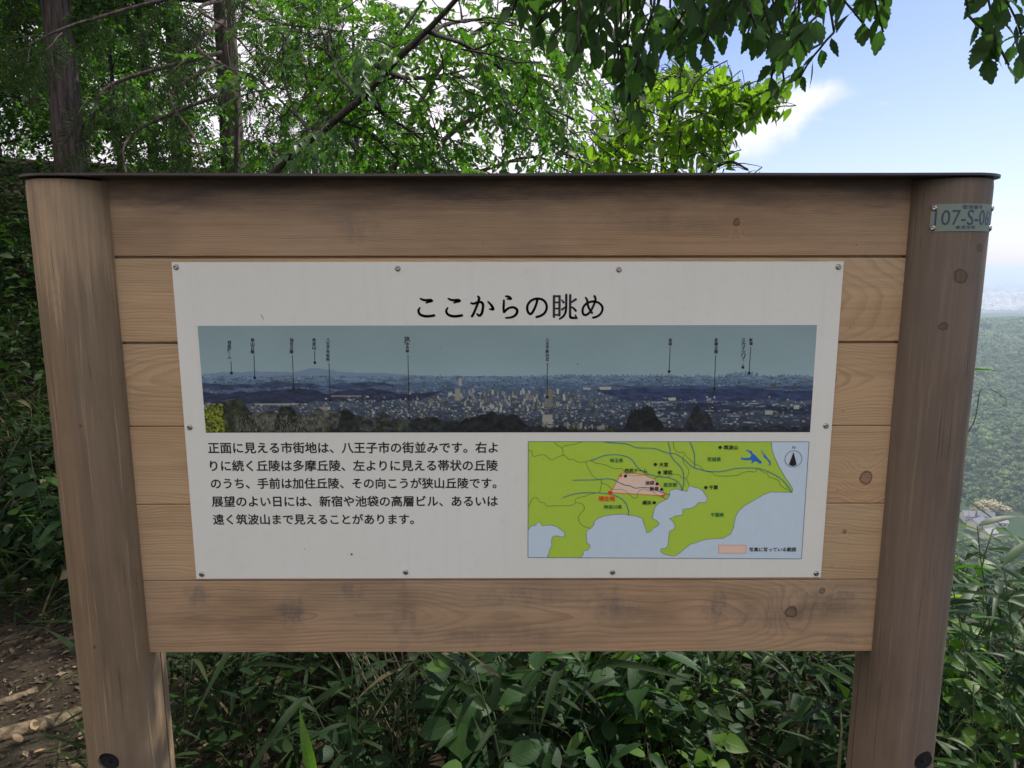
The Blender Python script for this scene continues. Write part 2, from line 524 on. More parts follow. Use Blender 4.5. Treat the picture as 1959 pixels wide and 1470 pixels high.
def sstep(x, a, b):
    t = np.clip((x - a) / (b - a), 0, 1)
    return t * t * (3 - 2 * t)


def vnoise(x, y, seed=0):
    """smooth pseudo noise, sum of rotated sines"""
    s = 0
    for k in range(6):
        a = 1.7 * k + seed; f = 1.0 * 1.45 ** k
        s = s + np.sin((x * math.cos(a) + y * math.sin(a)) * f + seed * 3.1 + k) * .8 ** k * np.cos((x * math.sin(a * 1.3) - y * math.cos(a * 1.3)) * f * .7 + k * 2.2)
    return s / 3


PROF_R = [0, 1.8, 3.2, 6, 14, 60, 350, 430, 560, 700, 1000, 1500, 1750, 2300, 2750, 3100, 3600, 5000, 30000]
PROF_Z = [0, 0, -.30, -1.6, -7, -38, -172, -192, -192, -176, -138, -93, -104, -196, -190, -160, -195, -203, -205]


def ground_z(x, y):
    x = np.asarray(x, float); y = np.asarray(y, float)
    r = np.hypot(x, y); az = np.arctan2(x, y)
    far = np.interp(r, PROF_R, PROF_Z)
    lum = vnoise(x / 260, y / 260, 1.3) * 26 * sstep(r, 600, 1200) * (1 - sstep(r, 2200, 2600)) \
        + vnoise(x / 90, y / 90, 4.1) * 6 * sstep(r, 500, 800) * (1 - sstep(r, 3600, 4200))
    rid = vnoise(x / 500, y / 500, 2.2) * 14 * sstep(r, 2300, 2800) * (1 - sstep(r, 3600, 4300))
    far = far + lum + rid
    # the wooded ridge to the left keeps its height, the slope falls away ahead and to the right
    left = 1 - sstep(az, -.42, .10)
    left = np.where(y < -.5, np.maximum(left, 1 - sstep(r, 20, 60)), left)
    ridge = .30 * np.clip(r - 3.6, 0, 12) * sstep(-x, .8, 3.0) + .05 * vnoise(x * 1.2, y * 1.2, 5) * sstep(r, .8, 2)
    ridge = ridge - .10 * np.clip(r - 3.6, 0, 30) * (1 - sstep(-x, .5, 2.0)) - 190 * sstep(r, 60, 900)
    k = left * (1 - sstep(r, 60, 400) * sstep(az, -1.0, .0))
    z = far * (1 - k) + ridge * k
    return z + .012 * vnoise(x * 5, y * 5, 8) * (r < 30)


def build_ground():
    rr = np.concatenate([np.linspace(.25, 8, 60), np.geomspace(8.4, 60, 36), np.geomspace(64, 3600, 120), np.geomspace(3800, 27000, 26)])
    na = 480
    # finer angular spacing ahead
    aa = np.linspace(-PI, PI, na, endpoint=False)
    A, R_ = np.meshgrid(aa, rr)
    X = R_ * np.sin(A); Y = R_ * np.cos(A)
    V = np.stack([X, Y, ground_z(X, Y)], -1).reshape(-1, 3)
    n = len(rr)
    i = np.arange(n - 1)[:, None] * na; j = np.arange(na)[None]; j2 = (j + 1) % na
    F = np.stack([i + j, i + na + j, i + na + j2, i + j2], -1).reshape(-1, 4)
    tri = np.concatenate([F[:, [0, 1, 2]], F[:, [0, 2, 3]]])
    V = np.vstack([V, [[0, 0, float(ground_z(0, 0))]]])
    c = len(V) - 1
    cf = np.stack([np.full(na, c), np.arange(na), (np.arange(na) + 1) % na], -1)
    me = np_mesh('ground', V, np.vstack([tri, cf]), True)
    m, t, out = new_mat('earth and far plain')
    geo = t.n('ShaderNodeNewGeometry')
    P = geo.outputs['Position']
    x, y, z = t.sep(P)
    r = t.math('SQRT', t.math('ADD', t.math('MULTIPLY', x, x), t.math('MULTIPLY', y, y)))
    n1 = t.noise(P, 9, 6, .7); n2 = t.noise(P, 60, 4, .7); n3 = t.noise(P, 2.0, 3)
    soil = t.mix(t.ss(n1, .35, .7), (.020, .016, .011), (.052, .040, .027))
    soil = t.mix(t.math('MULTIPLY', t.ss(n2, .55, .8), .6), soil, (.10, .072, .045))
    soil = t.mix(t.math('MULTIPLY', t.ss(n3, .5, .7), .4), soil, (.05, .055, .03))
    wood = t.mix(t.noise(P, .05, 4), (.025, .05, .02), (.05, .085, .03))
    town = t.mix(t.ss(t.noise(P, .004, 6, .7), .42, .60), (.05, .075, .045), (.17, .165, .16))
    c = t.mix(t.ss(r, 12, 40), soil, wood)
    c = t.mix(t.ss(r, 3500, 3900), c, town)
    p = t.n('ShaderNodeBsdfPrincipled'); p.inputs['Roughness'].default_value = .95; p.inputs['Specular IOR Level'].default_value = .1
    t.put(p.inputs['Base Color'], c)
    bp = t.n('ShaderNodeBump'); bp.inputs['Distance'].default_value = .02; bp.inputs['Strength'].default_value = .9
    t.put(bp.inputs['Height'], t.math('ADD', n1, t.math('MULTIPLY', n2, .5))); t.put(p.inputs['Normal'], bp.outputs[0])
    t.put(out.inputs[0], p.outputs[0])
    o = link('ground', me, m)
    tag(o, 'dark soil that falls away to wooded hills and a far plain', None, None, 'structure')


build_ground()

# ------------------------------------------------------------------ the information board
XL, XR = -.703, .711
board = empty('information_board', (0, .03, 0), 'large wooden information board between two round posts with a white panel', 'sign')
BO = Vector((0, .03, 0))


def child(name, me, mat, parent, at_=None):
    """part whose mesh is in its own frame around at_ (world); parent is the board or one of its parts"""
    o = link(name, me, mat)
    o.parent = parent
    w_ = Vector(at_) if at_ is not None else Vector((0, 0, 0))
    pw = parent['_w'] if '_w' in parent else (0, 0, 0)
    o.location = w_ - Vector(pw)
    o['_w'] = tuple(w_)
    return o


board['_w'] = tuple(BO)

L1, D1 = (.56, .405, .228), (.31, .21, .112)
L2, D2 = (.475, .34, .20), (.24, .165, .098)
planks = [  # z0, z1, front y, seed, light, dark, knots(u,v), stains
    (1.5235, 1.660, .0030, 1, L2, D2, [(.405, -.01, .007)], [(-.27, -.02, .05, .03, .35), (.25, -.01, .2, .02, .3)], dict(topdirt=(-.01, .075, .85), tilt=.012, core=(.02, -.15), ringscale=260)),
    (1.3700, 1.5190, .0030, 2, L1, D1, [], [], dict(tilt=.085, core=(.075, .01), grime=.2)),
    (1.2130, 1.3655, .0045, 3, L1, D1, [], [], dict(tilt=-.06, core=(.02, -.005), grime=.15)),
    (1.0625, 1.2115, .0035, 4, L1, D1, [(.672, -.025, .013)], [], dict(tilt=.05, core=(.03, .09), grime=.2)),
    (.9100, 1.0610, .0030, 5, L1, D1, [(.64, .02, .004)], [], dict(tilt=.02, core=(.04, -.10), grime=.2)),
    (.7600, .9085, .0030, 6, L2, D2, [(.548, .008, .0125), (.605, .052, .006)],
     [(-.60, .045, .035, .03, .6), (-.42, .01, .035, .05, .6), (-.30, .05, .035, .025, .6), (-.20, .0, .03, .09, .45), (.03, .04, .15, .03, .35), (.20, .02, .06, .05, .5),
      (.40, .02, .035, .05, .6), (.62, .03, .08, .04, .5), (-.05, -.04, .25, .03, .3), (.50, .0, .12, .04, .4), (.66, -.05, .05, .02, .45)],
     dict(tilt=.075, core=(.03, 0.0), grime=.5, ringscale=150)),
]
for (z0, z1, yf, sd_, li, da, kn, st, kw) in planks:
    zc = (z0 + z1) / 2
    b = box_bm(XL - .012, XR + .012, yf, yf + .03, z0 - zc, z1 - zc, .0012, 2)
    for v in b.verts: v.co.y -= yf
    # tongue that enters the groove of the plank above
    if z1 < 1.6:
        b2 = box_bm(XL - .010, XR + .010, .011, .021, z1 - zc - .002, z1 - zc + .010, 0, 1, bm=b)
    me = bm_mesh('plank', b)
    mat = wood_mat('plank wood %d' % sd_, sd_, li, da, 'X', kn, st, **kw)
    child('plank', me, mat, board, (0, yf, zc))

# posts: round logs with a flat inner side, a thin saw slot down it, and a bolt hole near the foot
PR, PH, PYC = .077, .070, .030


def post(side, xflat, hole, mat, label):
    cx = xflat + side * PH
    a0 = math.asin(math.sqrt(PR ** 2 - PH ** 2) / PR)
    pts = []
    n = 56
    # start at front corner of the flat, go round the outside to the rear corner
    for i in range(n + 1):
        a = a0 + (2 * PI - 2 * a0) * i / n
        pts.append((cx - side * PR * math.cos(a), PYC - PR * math.sin(a)))
    rearc = pts[-1]
    # flat side with a slot
    xf = cx - side * PH
    ys = PYC + .012
    pts += [(xf, ys + .0018), (xf + side * .012, ys + .0018), (xf + side * .012, ys - .0018), (xf, ys - .0018)]
    loc = [(px - cx, py - PYC) for px, py in pts]
    if side < 0: loc = loc[::-1]
    H = 1.652
    zs = [-.35, .3, .53, .57, .9, 1.3, 1.64, 1.652]
    b = bmesh.new()
    rings = []
    rr_ = random.Random(5 + side)
    for k, z in enumerate(zs):
        s = 1.0 if k < len(zs) - 1 else .985
        rings.append([b.verts.new((x * s, y * s, z)) for x, y in loc])
    m_ = len(loc)
    for k in range(len(zs) - 1):
        for i in range(m_):
            b.faces.new((rings[k][i], rings[k][(i + 1) % m_], rings[k + 1][(i + 1) % m_], rings[k + 1][i]))
    b.faces.new(rings[-1]); b.faces.new(rings[0][::-1])
    bmesh.ops.recalc_face_normals(b, faces=b.faces)
    me = bm_mesh('post', b)
    o = child('post', me, mat, board, (cx, PYC, 0))
    tag(o, label)
    # bore the hole
    c = bmesh.new()
    bmesh.ops.create_cone(c, cap_ends=True, segments=40, radius1=.0205, radius2=.0205, depth=.08,
                          matrix=Matrix.Translation((hole[0] - cx, -.07, hole[2])) @ Matrix.Rotation(PI / 2, 4, 'X'))
    cm = bm_mesh('bore', c)
    cobj = bpy.data.objects.new('bore', cm); C.objects.link(cobj)
    cobj.location = (cx, PYC, 0)
    md = o.modifiers.new('bore', 'BOOLEAN'); md.object = cobj; md.operation = 'DIFFERENCE'; md.solver = 'EXACT'
    bpy.context.view_layer.update()
    ev = o.evaluated_get(bpy.context.evaluated_depsgraph_get())
    nm = bpy.data.meshes.new_from_object(ev)
    o.modifiers.clear(); o.data = nm
    for p in nm.polygons:
        nn = p.normal
        p.use_smooth = abs(nn.z) < .3 and abs(abs(nn.x) - 1) > 1e-3
    nm.set_sharp_from_angle(angle=math.radians(28))
    bpy.data.objects.remove(cobj)
    # plug sunk in the hole
    pb = bmesh.new()
    bmesh.ops.create_cone(pb, cap_ends=True, segments=32, radius1=.0198, radius2=.0185, depth=.012, matrix=Matrix.Rotation(PI / 2, 4, 'X'))
    bmesh.ops.create_cone(pb, cap_ends=True, segments=12, radius1=.004, radius2=.003, depth=.01,
                          matrix=Matrix.Translation((0, -.009, 0)) @ Matrix.Rotation(PI / 2, 4, 'X'))
    child('hole_plug', bm_mesh('hole_plug', pb), M_RUBBER, o, (hole[0], PYC - .0635, hole[2]))
    return o


hl = on_y(207, 1459, -.046); hr = on_y(1769, 1459, -.046)
postL = post(-1, XL, hl, wood_mat('post wood left', 21, (.42, .31, .18), (.20, .135, .078), 'Z', [(1.225, .01, .003), (.80, -.005, .004)],
             [], below=(1.50, .6, (.15, .11, .068)), grime=.45, weather=.5, rings=.10, ringscale=230, tilt=.01, core=(.12, .03)),
             'left round post with pale top and grey weather streaks')
postR = post(1, XR, hr, wood_mat('post wood right', 22, (.26, .198, .135), (.14, .106, .073), 'Z', [(1.487, .0, .013), (1.40, -.02, .008), (1.535, .033, .007)],
             [], below=(1.9, .4, (.13, .104, .08)), grime=.5, weather=.55, rings=.10, ringscale=230, tilt=.008, core=(.12, -.02)),
             'right round post, darker, carrying the number plate')

# metal cap: thin sheet with rounded ends and a turned-down rim
RC = .0855
capo = []
for i in range(25):
    a = PI / 2 + PI * i / 24
    capo.append((XL - PH + RC * math.cos(a), PYC + RC * math.sin(a)))
for i in range(25):
    a = -PI / 2 + PI * i / 24
    capo.append((XR + PH + RC * math.cos(a), PYC + RC * math.sin(a)))
nseg = []
for i, p in enumerate(capo):          # add points on the long edges so the sheet can sag
    nseg.append(p)
    q = capo[(i + 1) % len(capo)]
    if abs(q[0] - p[0]) > .5:
        for k in range(1, 12): nseg.append((p[0] + (q[0] - p[0]) * k / 12, p[1]))
cap_b = prism_bm([(x, y - .03) for x, y in nseg], 1.6555, 1.6595)
for v in cap_b.verts:
    v.co.z += -.0010 * math.cos(v.co.x * 1.9) + .0005 * math.sin(v.co.x * 7)
es = [e for e in cap_b.edges if abs(e.verts[0].co.z - e.verts[1].co.z) < .002 and len(e.link_faces) == 2 and any(len(f.verts) > 6 for f in e.link_faces)]
bmesh.ops.bevel(cap_b, geom=es, offset=.0008, segments=1, affect='EDGES')
M_CAP = simple('cap metal', (.085, .075, .068), .45, .7, .3, 30, .1)
cap = child('cap', bm_mesh('cap', cap_b), M_CAP, board, (0, .03, 0))
# nail under the cap's right end
nb = bmesh.new(); bmesh.ops.create_cone(nb, cap_ends=True, segments=8, radius1=.0035, radius2=.002, depth=.012, matrix=Matrix.Translation((0, 0, 0)))
child('nail', bm_mesh('nail', nb), M_CAP, board, (XR + PH + .0800, PYC - .012, 1.6500))

# ---- white panel
PTL, PTR = (-.6002, 1.5128), (.5995, 1.5128)
PBL, PBR = (-.5995, .9140), (.5998, .9148)


def plane_pt(px, py, y=0.0):
    p = on_y(px, py, y)
    return (p[0], p[2])


pb = bmesh.new()
pts = [PTL, PTR, PBR, PBL]
cz = 1.2135
f_ = [pb.verts.new((x, -.0000, z - cz)) for x, z in pts]; k_ = [pb.verts.new((x, .0028, z - cz)) for x, z in pts]
pb.faces.new(f_[::-1]); pb.faces.new(k_)
for i in range(4): pb.faces.new((f_[i], f_[(i + 1) % 4], k_[(i + 1) % 4], k_[i]))
bmesh.ops.recalc_face_normals(pb, faces=pb.faces)
bmesh.ops.bevel(pb, geom=list(pb.edges), offset=.0004, segments=1, affect='EDGES')
mP, t, out = new_mat('panel white')
tcn = t.n('ShaderNodeTexCoord')
n1 = t.noise(tcn.outputs['Object'], 2.2, 4); n2 = t.noise(tcn.outputs['Object'], 45, 5, .7)
c = t.mix(t.ss(n1, .3, .7), (.80, .795, .665), (.84, .835, .715))
c = t.mix(t.math('MULTIPLY', t.ss(n2, .5, .8), .35), c, (.66, .63, .53))
x, y, z = t.sep(tcn.outputs['Object'])
drip = t.noise(t.comb(t.math('MULTIPLY', x, 40.0), 0.0, t.math('MULTIPLY', z, 2.0)), 1.0, 4, .7)
c = t.mix(t.math('MULTIPLY', t.ss(drip, .5, .8), .15), c, (.58, .57, .53))
vo = t.n('ShaderNodeTexVoronoi'); vo.inputs['Scale'].default_value = 22; t.put(vo.inputs['Vector'], tcn.outputs['Object'])
sp_ = t.math('MULTIPLY', t.ss(vo.outputs['Distance'], .045, .02), t.ss(t.noise(tcn.outputs['Object'], 7, 2), .52, .60))
c = t.mix(t.math('MULTIPLY', sp_, .65), c, (.12, .11, .10))
p = t.n('ShaderNodeBsdfPrincipled'); t.put(p.inputs['Base Color'], c)
t.put(p.inputs['Roughness'], t.math('ADD', .38, t.math('MULTIPLY', n2, .2)))
p.inputs['Specular IOR Level'].default_value = .4
t.put(out.inputs[0], p.outputs[0])
panel = child('panel', bm_mesh('panel', pb), mP, board, (0, 0, cz))

LAY = .00035


def ink_mat(name, col):
    return simple('print ' + name, col, .5, 0, .06, 60, spec=.3)


def flat_mesh(name, tris_pts):
    """list of (verts2d, tris, layer) -> one mesh facing -Y"""
    V, F = [], []
    for vs, fs, y in tris_pts:
        o = len(V)
        V += [(x, y, z - cz) for x, z in vs]
        F += [tuple(o + i for i in f) for f in fs]
    me = bpy.data.meshes.new(name)
    me.from_pydata(V, [], F)
    b = bmesh.new(); b.from_mesh(me)
    b.normal_update()
    for f in b.faces:
        if f.normal.y > 0: f.normal_flip()
    b.to_mesh(me); b.free()
    me.update()
    return me


def poly_tris(pts):
    v3 = [Vector((x, 0, z)) for x, z in pts]
    v3b = [Vector((x, z, 0)) for x, z in pts]
    return pts, tessellate_polygon([v3b])


def ribbon(path, wds, closed=False):
    P = np.asarray(path, float); n = len(P)
    wds = np.broadcast_to(np.asarray(wds, float), (n,))
    if closed: T = np.roll(P, -1, 0) - np.roll(P, 1, 0)
    else: T = np.gradient(P, axis=0)
    T = nrm(T); N = np.stack([-T[:, 1], T[:, 0]], 1)
    A = P + N * wds[:, None] / 2; B = P - N * wds[:, None] / 2
    vs = [tuple(q) for q in np.concatenate([A, B])]
    m_ = n if closed else n - 1
    fs = [(i, (i + 1) % n, n + (i + 1) % n, n + i) for i in range(m_)]
    return vs, fs


def disc(c, r, n=20):
    return [(c[0] + r * math.cos(2 * PI * i / n), c[1] + r * math.sin(2 * PI * i / n)) for i in range(n)], [tuple(range(n))]


def pxp(L):
    return [plane_pt(x, y) for x, y in L]


PXM = .000946          # metres on the panel per photo pixel


def text_geo(s, x0=None, x1=None, yc=None, h=None, cx=None, weight=.012, ls=1.0):
    """flat glyph outlines fitted between two places on the panel"""
    cu = bpy.data.curves.new('lettering', 'FONT')
    cu.body = s; cu.size = 1; cu.resolution_u = 3; cu.space_line = ls
    cu.fill_mode = 'FRONT'
    ob = bpy.data.objects.new('lettering', cu); C.objects.link(ob)
    bpy.context.view_layer.update()
    me = bpy.data.meshes.new_from_object(ob.evaluated_get(bpy.context.evaluated_depsgraph_get()))
    V = np.empty(len(me.vertices) * 3); me.vertices.foreach_get('co', V); V = V.reshape(-1, 3)[:, :2]
    F = [tuple(p.vertices) for p in me.polygons]
    bpy.data.objects.remove(ob); bpy.data.curves.remove(cu); bpy.data.meshes.remove(me)
    if len(V) == 0: return [], []
    lo, hi = V.min(0), V.max(0)
    if x0 is not None: sc = (x1 - x0) / (hi[0] - lo[0]); ox = x0 - lo[0] * sc
    else: sc = h / (hi[1] - lo[1]); ox = cx - (lo[0] + hi[0]) / 2 * sc
    V = V * sc
    V[:, 0] += ox
    V[:, 1] += yc - (lo[1] + hi[1]) / 2 * sc
    return [tuple(q) for q in V], F


def bold(vs, fs, y, wt):
    """heavier lettering: the same outlines printed a hair to each side"""
    if not vs: return []
    h_ = max(v[1] for v in vs) - min(v[1] for v in vs)
    d_ = wt * h_
    return [([(x + a * d_, z + b_ * d_) for x, z in vs], fs, y - k * 4e-6) for k, (a, b_) in enumerate(((0, 0), (1, .35), (-1, -.35), (.35, -1), (-.35, 1)))]


# title, drawn stroke by stroke with round ends: (x, y, width) in a 9.795x enlargement
KO = [[(240, 212, 34), (290, 235, 44), (360, 243, 48), (425, 238, 50), (455, 255, 44), (405, 272, 38), (345, 291, 30)],
      [(228, 385, 30), (203, 430, 42), (212, 482, 46), (250, 518, 48), (320, 540, 50), (400, 541, 50), (495, 527, 50)]]
title = [[(x + dx_, y, w_) for x, y, w_ in s] for dx_ in (0, 521) for s in KO]
title += [[(1190, 295, 36), (1230, 308, 42), (1290, 287, 46), (1350, 275, 46), (1395, 290, 48), (1413, 340, 48), (1405, 420, 48), (1385, 490, 48), (1345, 532, 46), (1300, 500, 34)],
          [(1315, 170, 36), (1338, 200, 48), (1325, 260, 48), (1290, 360, 48), (1245, 470, 46), (1205, 543, 48)],
          [(1508, 272, 34), (1555, 320, 42), (1588, 370, 50), (1598, 412, 50), (1537, 407, 32)],
          [(1840, 168, 36), (1890, 175, 44), (1932, 207, 44), (1925, 220, 36), (1866, 216, 30)],
          [(1802, 245, 40), (1800, 330, 46), (1796, 400, 44), (1805, 462, 50)],
          [(1805, 462, 50), (1850, 420, 46), (1900, 386, 42), (1959, 374, 44), (1999, 380, 46), (2042, 412, 48), (2052, 455, 50), (2030, 508, 48), (1985, 545, 44), (1930, 564, 42), (1842, 573, 36)]]
O = 1959
title += [[(O + x, y, 45) for x, y in [(468, 225), (460, 280), (430, 370), (395, 440), (362, 488), (335, 500), (300, 470), (280, 410), (290, 330), (340, 260), (410, 222), (480, 212), (560, 228), (620, 280), (645, 350), (638, 420), (600, 487), (530, 533), (455, 556)]],
          [(O + 782, 165, 46), (O + 780, 552, 46)], [(O + 887, 165, 44), (O + 883, 528, 44)], [(O + 782, 166, 38), (O + 887, 166, 38)],
          [(O + 785, 283, 34), (O + 883, 283, 34)], [(O + 785, 397, 34), (O + 883, 397, 34)], [(O + 785, 515, 34), (O + 883, 515, 34)],
          [(O + 1012, 140, 44), (O + 1011, 280, 44), (O + 1008, 400, 44), (O + 993, 480, 42), (O + 950, 548, 38), (O + 888, 590, 34)],
          [(O + 925, 235, 24), (O + 962, 282, 44)], [(O + 985, 375, 30), (O + 935, 416, 44)],
          [(O + 1087, 147, 46), (O + 1084, 350, 46), (O + 1083, 530, 46)], [(O + 1083, 530, 46), (O + 1098, 568, 46), (O + 1150, 572, 46), (O + 1204, 572, 46)],
          [(O + 1182, 520, 28), (O + 1198, 562, 40)], [(O + 1190, 225, 44), (O + 1112, 278, 36)], [(O + 1110, 370, 30), (O + 1150, 392, 36), (O + 1190, 438, 44)],
          [(O + 1375, 192, 32), (O + 1400, 235, 42), (O + 1410, 310, 42), (O + 1442, 400, 42), (O + 1494, 480, 42)],
          [(O + x, y, 42) for x, y in [(1540, 165), (1558, 205), (1545, 280), (1500, 390), (1440, 480), (1370, 520), (1325, 490), (1320, 410), (1360, 330), (1440, 280), (1530, 265), (1620, 290), (1680, 350), (1690, 420), (1650, 500), (1580, 550), (1515, 568)]]]
geo = []
for k, s in enumerate(title):
    q = smooth_path(s, 5) if len(s) > 2 else np.asarray(s, float)
    P = [plane_pt(780 + a / 9.795, 550 + b_ / 9.795) for a, b_, _ in q]
    wd = q[:, 2] / 9.795 * PXM
    y_ = -LAY - k * 6e-6
    vs, fs = ribbon(P, wd); geo.append((vs, fs, y_))
    for pp, ww in zip(P, wd):
        vs, fs = disc(pp, ww / 2, 14); geo.append((vs, fs, y_ - 2e-6))
child('title_lettering', flat_mesh('title_lettering', geo), M_BLACK, panel, (0, 0, cz))

lines = [('正面に見える市街地は、八王子市の街並みです。右よ', 398.3, 952.0, 857.0),
         ('りに続く丘陵は多摩丘陵、左よりに見える帯状の丘陵', 402.2, 952.0, 891.3),
         ('のうち、手前は加住丘陵、その向こうが狭山丘陵です。', 403.8, 949.5, 925.2),
         ('展望のよい日には、新宿や池袋の高層ビル、あるいは', 405.4, 952.2, 959.6),
         ('遠く筑波山まで見えることがあります。', 408.0, 791.5, 994.0)]
for s, xa, xb, yc in lines:
    a = plane_pt(xa, yc); b_ = plane_pt(xb, yc)
    vs, fs = text_geo(s, x0=a[0], x1=b_[0], yc=a[1], weight=.014)
    child('text_line', flat_mesh('text_line', bold(vs, fs, -LAY, .022)), M_BLACK, panel, (0, 0, cz))

# ---- printed panorama: a fine grid of coloured points (flat print on the panel)
NX, NY = 900, 158
U, Vv = np.meshgrid(np.linspace(0, 1, NX), np.linspace(0, 1, NY))
img = np.zeros((NY, NX, 3))


def L3(*c): return np.array(c, float)


def smooth1(n, scale, seed, oct_=4):
    r = np.random.default_rng(seed); x = np.linspace(0, 1, n); y = np.zeros(n)
    for o in range(oct_):
        k = int(scale * 2 ** o) + 2
        y += np.interp(x, np.linspace(0, 1, k), r.uniform(-1, 1, k)) * .5 ** o
    return y


def noise2(seed, sx, sy, oct_=4):
    r = np.random.default_rng(seed); out_ = np.zeros((NY, NX))
    for o in range(oct_):
        kx, ky = int(sx * 2 ** o) + 2, int(sy * 2 ** o) + 2
        g = r.uniform(-1, 1, (ky, kx))
        xi = np.linspace(0, kx - 1.001, NX); yi = np.linspace(0, ky - 1.001, NY)
        x0 = xi.astype(int); y0 = yi.astype(int); fx = xi - x0; fy = (yi - y0)[:, None]
        fx = fx * fx * (3 - 2 * fx); fy = fy * fy * (3 - 2 * fy)
        a = g[y0][:, x0]; b_ = g[y0][:, x0 + 1]; c_ = g[y0 + 1][:, x0]; d_ = g[y0 + 1][:, x0 + 1]
        out_ += ((a * (1 - fx) + b_ * fx) * (1 - fy) + (c_ * (1 - fx) + d_ * fx) * fy) * .55 ** o
    return out_


# sky
k = np.clip(Vv / .46, 0, 1)[..., None]
img[:] = L3(98, 115, 120) * (1 - k) + L3(106, 124, 132) * k
img += noise2(1, 10, 3)[..., None] * 2
HZ = .465 + .02 * np.abs(U[0] - .2) * 0
hz = .462 + .012 * U[0]
# far mountains at left
mt = np.exp(-((U[0] - .19) / .035) ** 2) * .062 + np.exp(-((U[0] - .115) / .05) ** 2) * .04 + np.exp(-((U[0] - .28) / .07) ** 2) * .03 + np.exp(-((U[0] - .04) / .05) ** 2) * .03
mt = mt * (1 + .15 * smooth1(NX, 60, 3)) * np.clip((.42 - U[0]) / .1, 0, 1)
mask = Vv > (hz - mt)[None]
img[mask] = L3(88, 104, 122)
# the plain: haze to near
d = np.clip((Vv - hz[None]) / (1 - .462), 0, 1)
base = np.where(d[..., None] < .25, L3(80, 98, 118) * (1 - d[..., None] * 4) + L3(56, 70, 92) * d[..., None] * 4,
                L3(56, 70, 92) * (1 - (d[..., None] - .25) / .75) + L3(34, 37, 48) * (d[..., None] - .25) / .75)
pl = d > 0
n_ = noise2(5, 90, 60)
img[pl] = (base * (1 + .16 * n_[..., None]))[pl]
pr = np.random.default_rng(4)


def rect(cx, base_v, w_, h_, colr):
    x0 = int((cx - w_ / 2) * NX); x1 = max(x0 + 1, int(round((cx + w_ / 2) * NX)))
    y1 = int(base_v * NY); y0 = min(y1 - 1, int(round((base_v - h_) * NY)))
    x0, x1 = max(0, x0), min(NX, x1); y0, y1 = max(0, y0), min(NY, y1)
    if x1 > x0 and y1 > y0: img[y0:y1, x0:x1] = colr


def band(v0, v1, x0, x1, colr, seed, amp=.02):
    e = v0 + smooth1(NX, 24, seed) * amp; e2 = v1 + smooth1(NX, 24, seed + 1) * amp
    fade = np.clip(np.minimum(U[0] - x0, x1 - U[0]) / .06, 0, 1)
    mk = (Vv > e[None]) & (Vv < (e + (e2 - e) * fade)[None]) & (U > x0) & (U < x1)
    img[mk] = (np.array(colr)[None] * (1 + .2 * n_[mk][:, None]))


# far skyline towers
for (c0, sp, n, h_) in ((.14, .05, 40, .018), (.61, .12, 70, .02), (.72, .2, 90, .02), (.885, .035, 60, .045), (.95, .06, 40, .018), (.35, .2, 40, .01)):
    for _ in range(n):
        cx_ = pr.normal(c0, sp / 2); hh = pr.uniform(.2, 1) * h_ * math.exp(-((cx_ - c0) / sp) ** 2)
        rect(cx_, .478, pr.uniform(.0008, .0022), hh + .01, L3(74, 92, 110) + pr.uniform(-6, 8))
# far small buildings
for _ in range(4200):
    v_ = .475 + pr.random() ** 1.3 * .40
    dd_ = (v_ - .46) / .54
    cx_ = pr.random()
    b_ = pr.random() ** 2
    colr = (L3(92, 108, 122) if dd_ < .3 else L3(104, 112, 118)) * (.62 + .55 * b_)
    if pr.random() < .35: colr = colr * .6
    rect(cx_, v_, (.0009 + .0022 * dd_) * pr.uniform(.6, 2.0), (.008 + .014 * dd_) * pr.uniform(.5, 1.2), colr)
band(.54, .585, -.1, .34, (44, 54, 76), 11)
band(.60, .70, -.1, .40, (36, 42, 62), 13, .03)
band(.56, .60, .66, 1.1, (46, 58, 84), 15, .012)
band(.595, .70, .64, 1.1, (38, 46, 72), 17, .012)
band(.74, .82, .70, 1.1, (34, 40, 58), 19, .03)
band(.70, .76, .0, .10, (36, 42, 58), 23, .02)
for _ in range(1500):
    v_ = .66 + pr.random() * .30; cx_ = pr.random()
    if cx_ > .62 and pr.random() < .55: continue
    if v_ < .72 and cx_ < .2: continue
    b_ = pr.random()
    rect(cx_, v_, pr.uniform(.001, .0035), pr.uniform(.008, .02), L3(118, 120, 118) * (.5 + .65 * b_ * b_))
for _ in range(200):       # the built-up centre
    cx_ = pr.normal(.50, .085); v_ = pr.uniform(.62, .80)
    rect(cx_, v_, pr.uniform(.0014, .0032), pr.uniform(.015, .05), L3(120, 121, 119) * pr.uniform(.4, 1.1))
for cx_, v_, w_, h_, g in ((.568, .76, .011, .17, 84), (.418, .70, .008, .12, 104), (.422, .56, .004, .07, 118), (.12, .735, .07, .014, 112), (.195, .79, .02, .035, 100),
                           (.63, .60, .012, .025, 120), (.66, .60, .018, .03, 126), (.77, .70, .012, .03, 128), (.565, .92, .016, .09, 112), (.235, .66, .05, .012, 96),
                           (.935, .58, .008, .04, 60), (.97, .58, .005, .04, 60), (.93, .83, .012, .04, 118), (.975, .78, .008, .04, 122)):
    rect(cx_, v_, w_, h_, L3(g, g, g - 4))
for k in range(26):        # apartment rows low in the picture
    cx_ = .545 + k * .0045 + pr.uniform(-.001, .001)
    rect(cx_, .985, .0032, pr.uniform(.03, .09), L3(104, 104, 100) * pr.uniform(.5, 1.1))
for k in range(60):
    cx_ = .70 + pr.random() * .28; rect(cx_, .70 + pr.random() * .28, pr.uniform(.004, .016), .006, L3(120, 126, 134) * pr.uniform(.5, 1))
# near tree masses along the bottom
nf = noise2(9, 120, 30)
nf2 = noise2(10, 260, 60, 2)


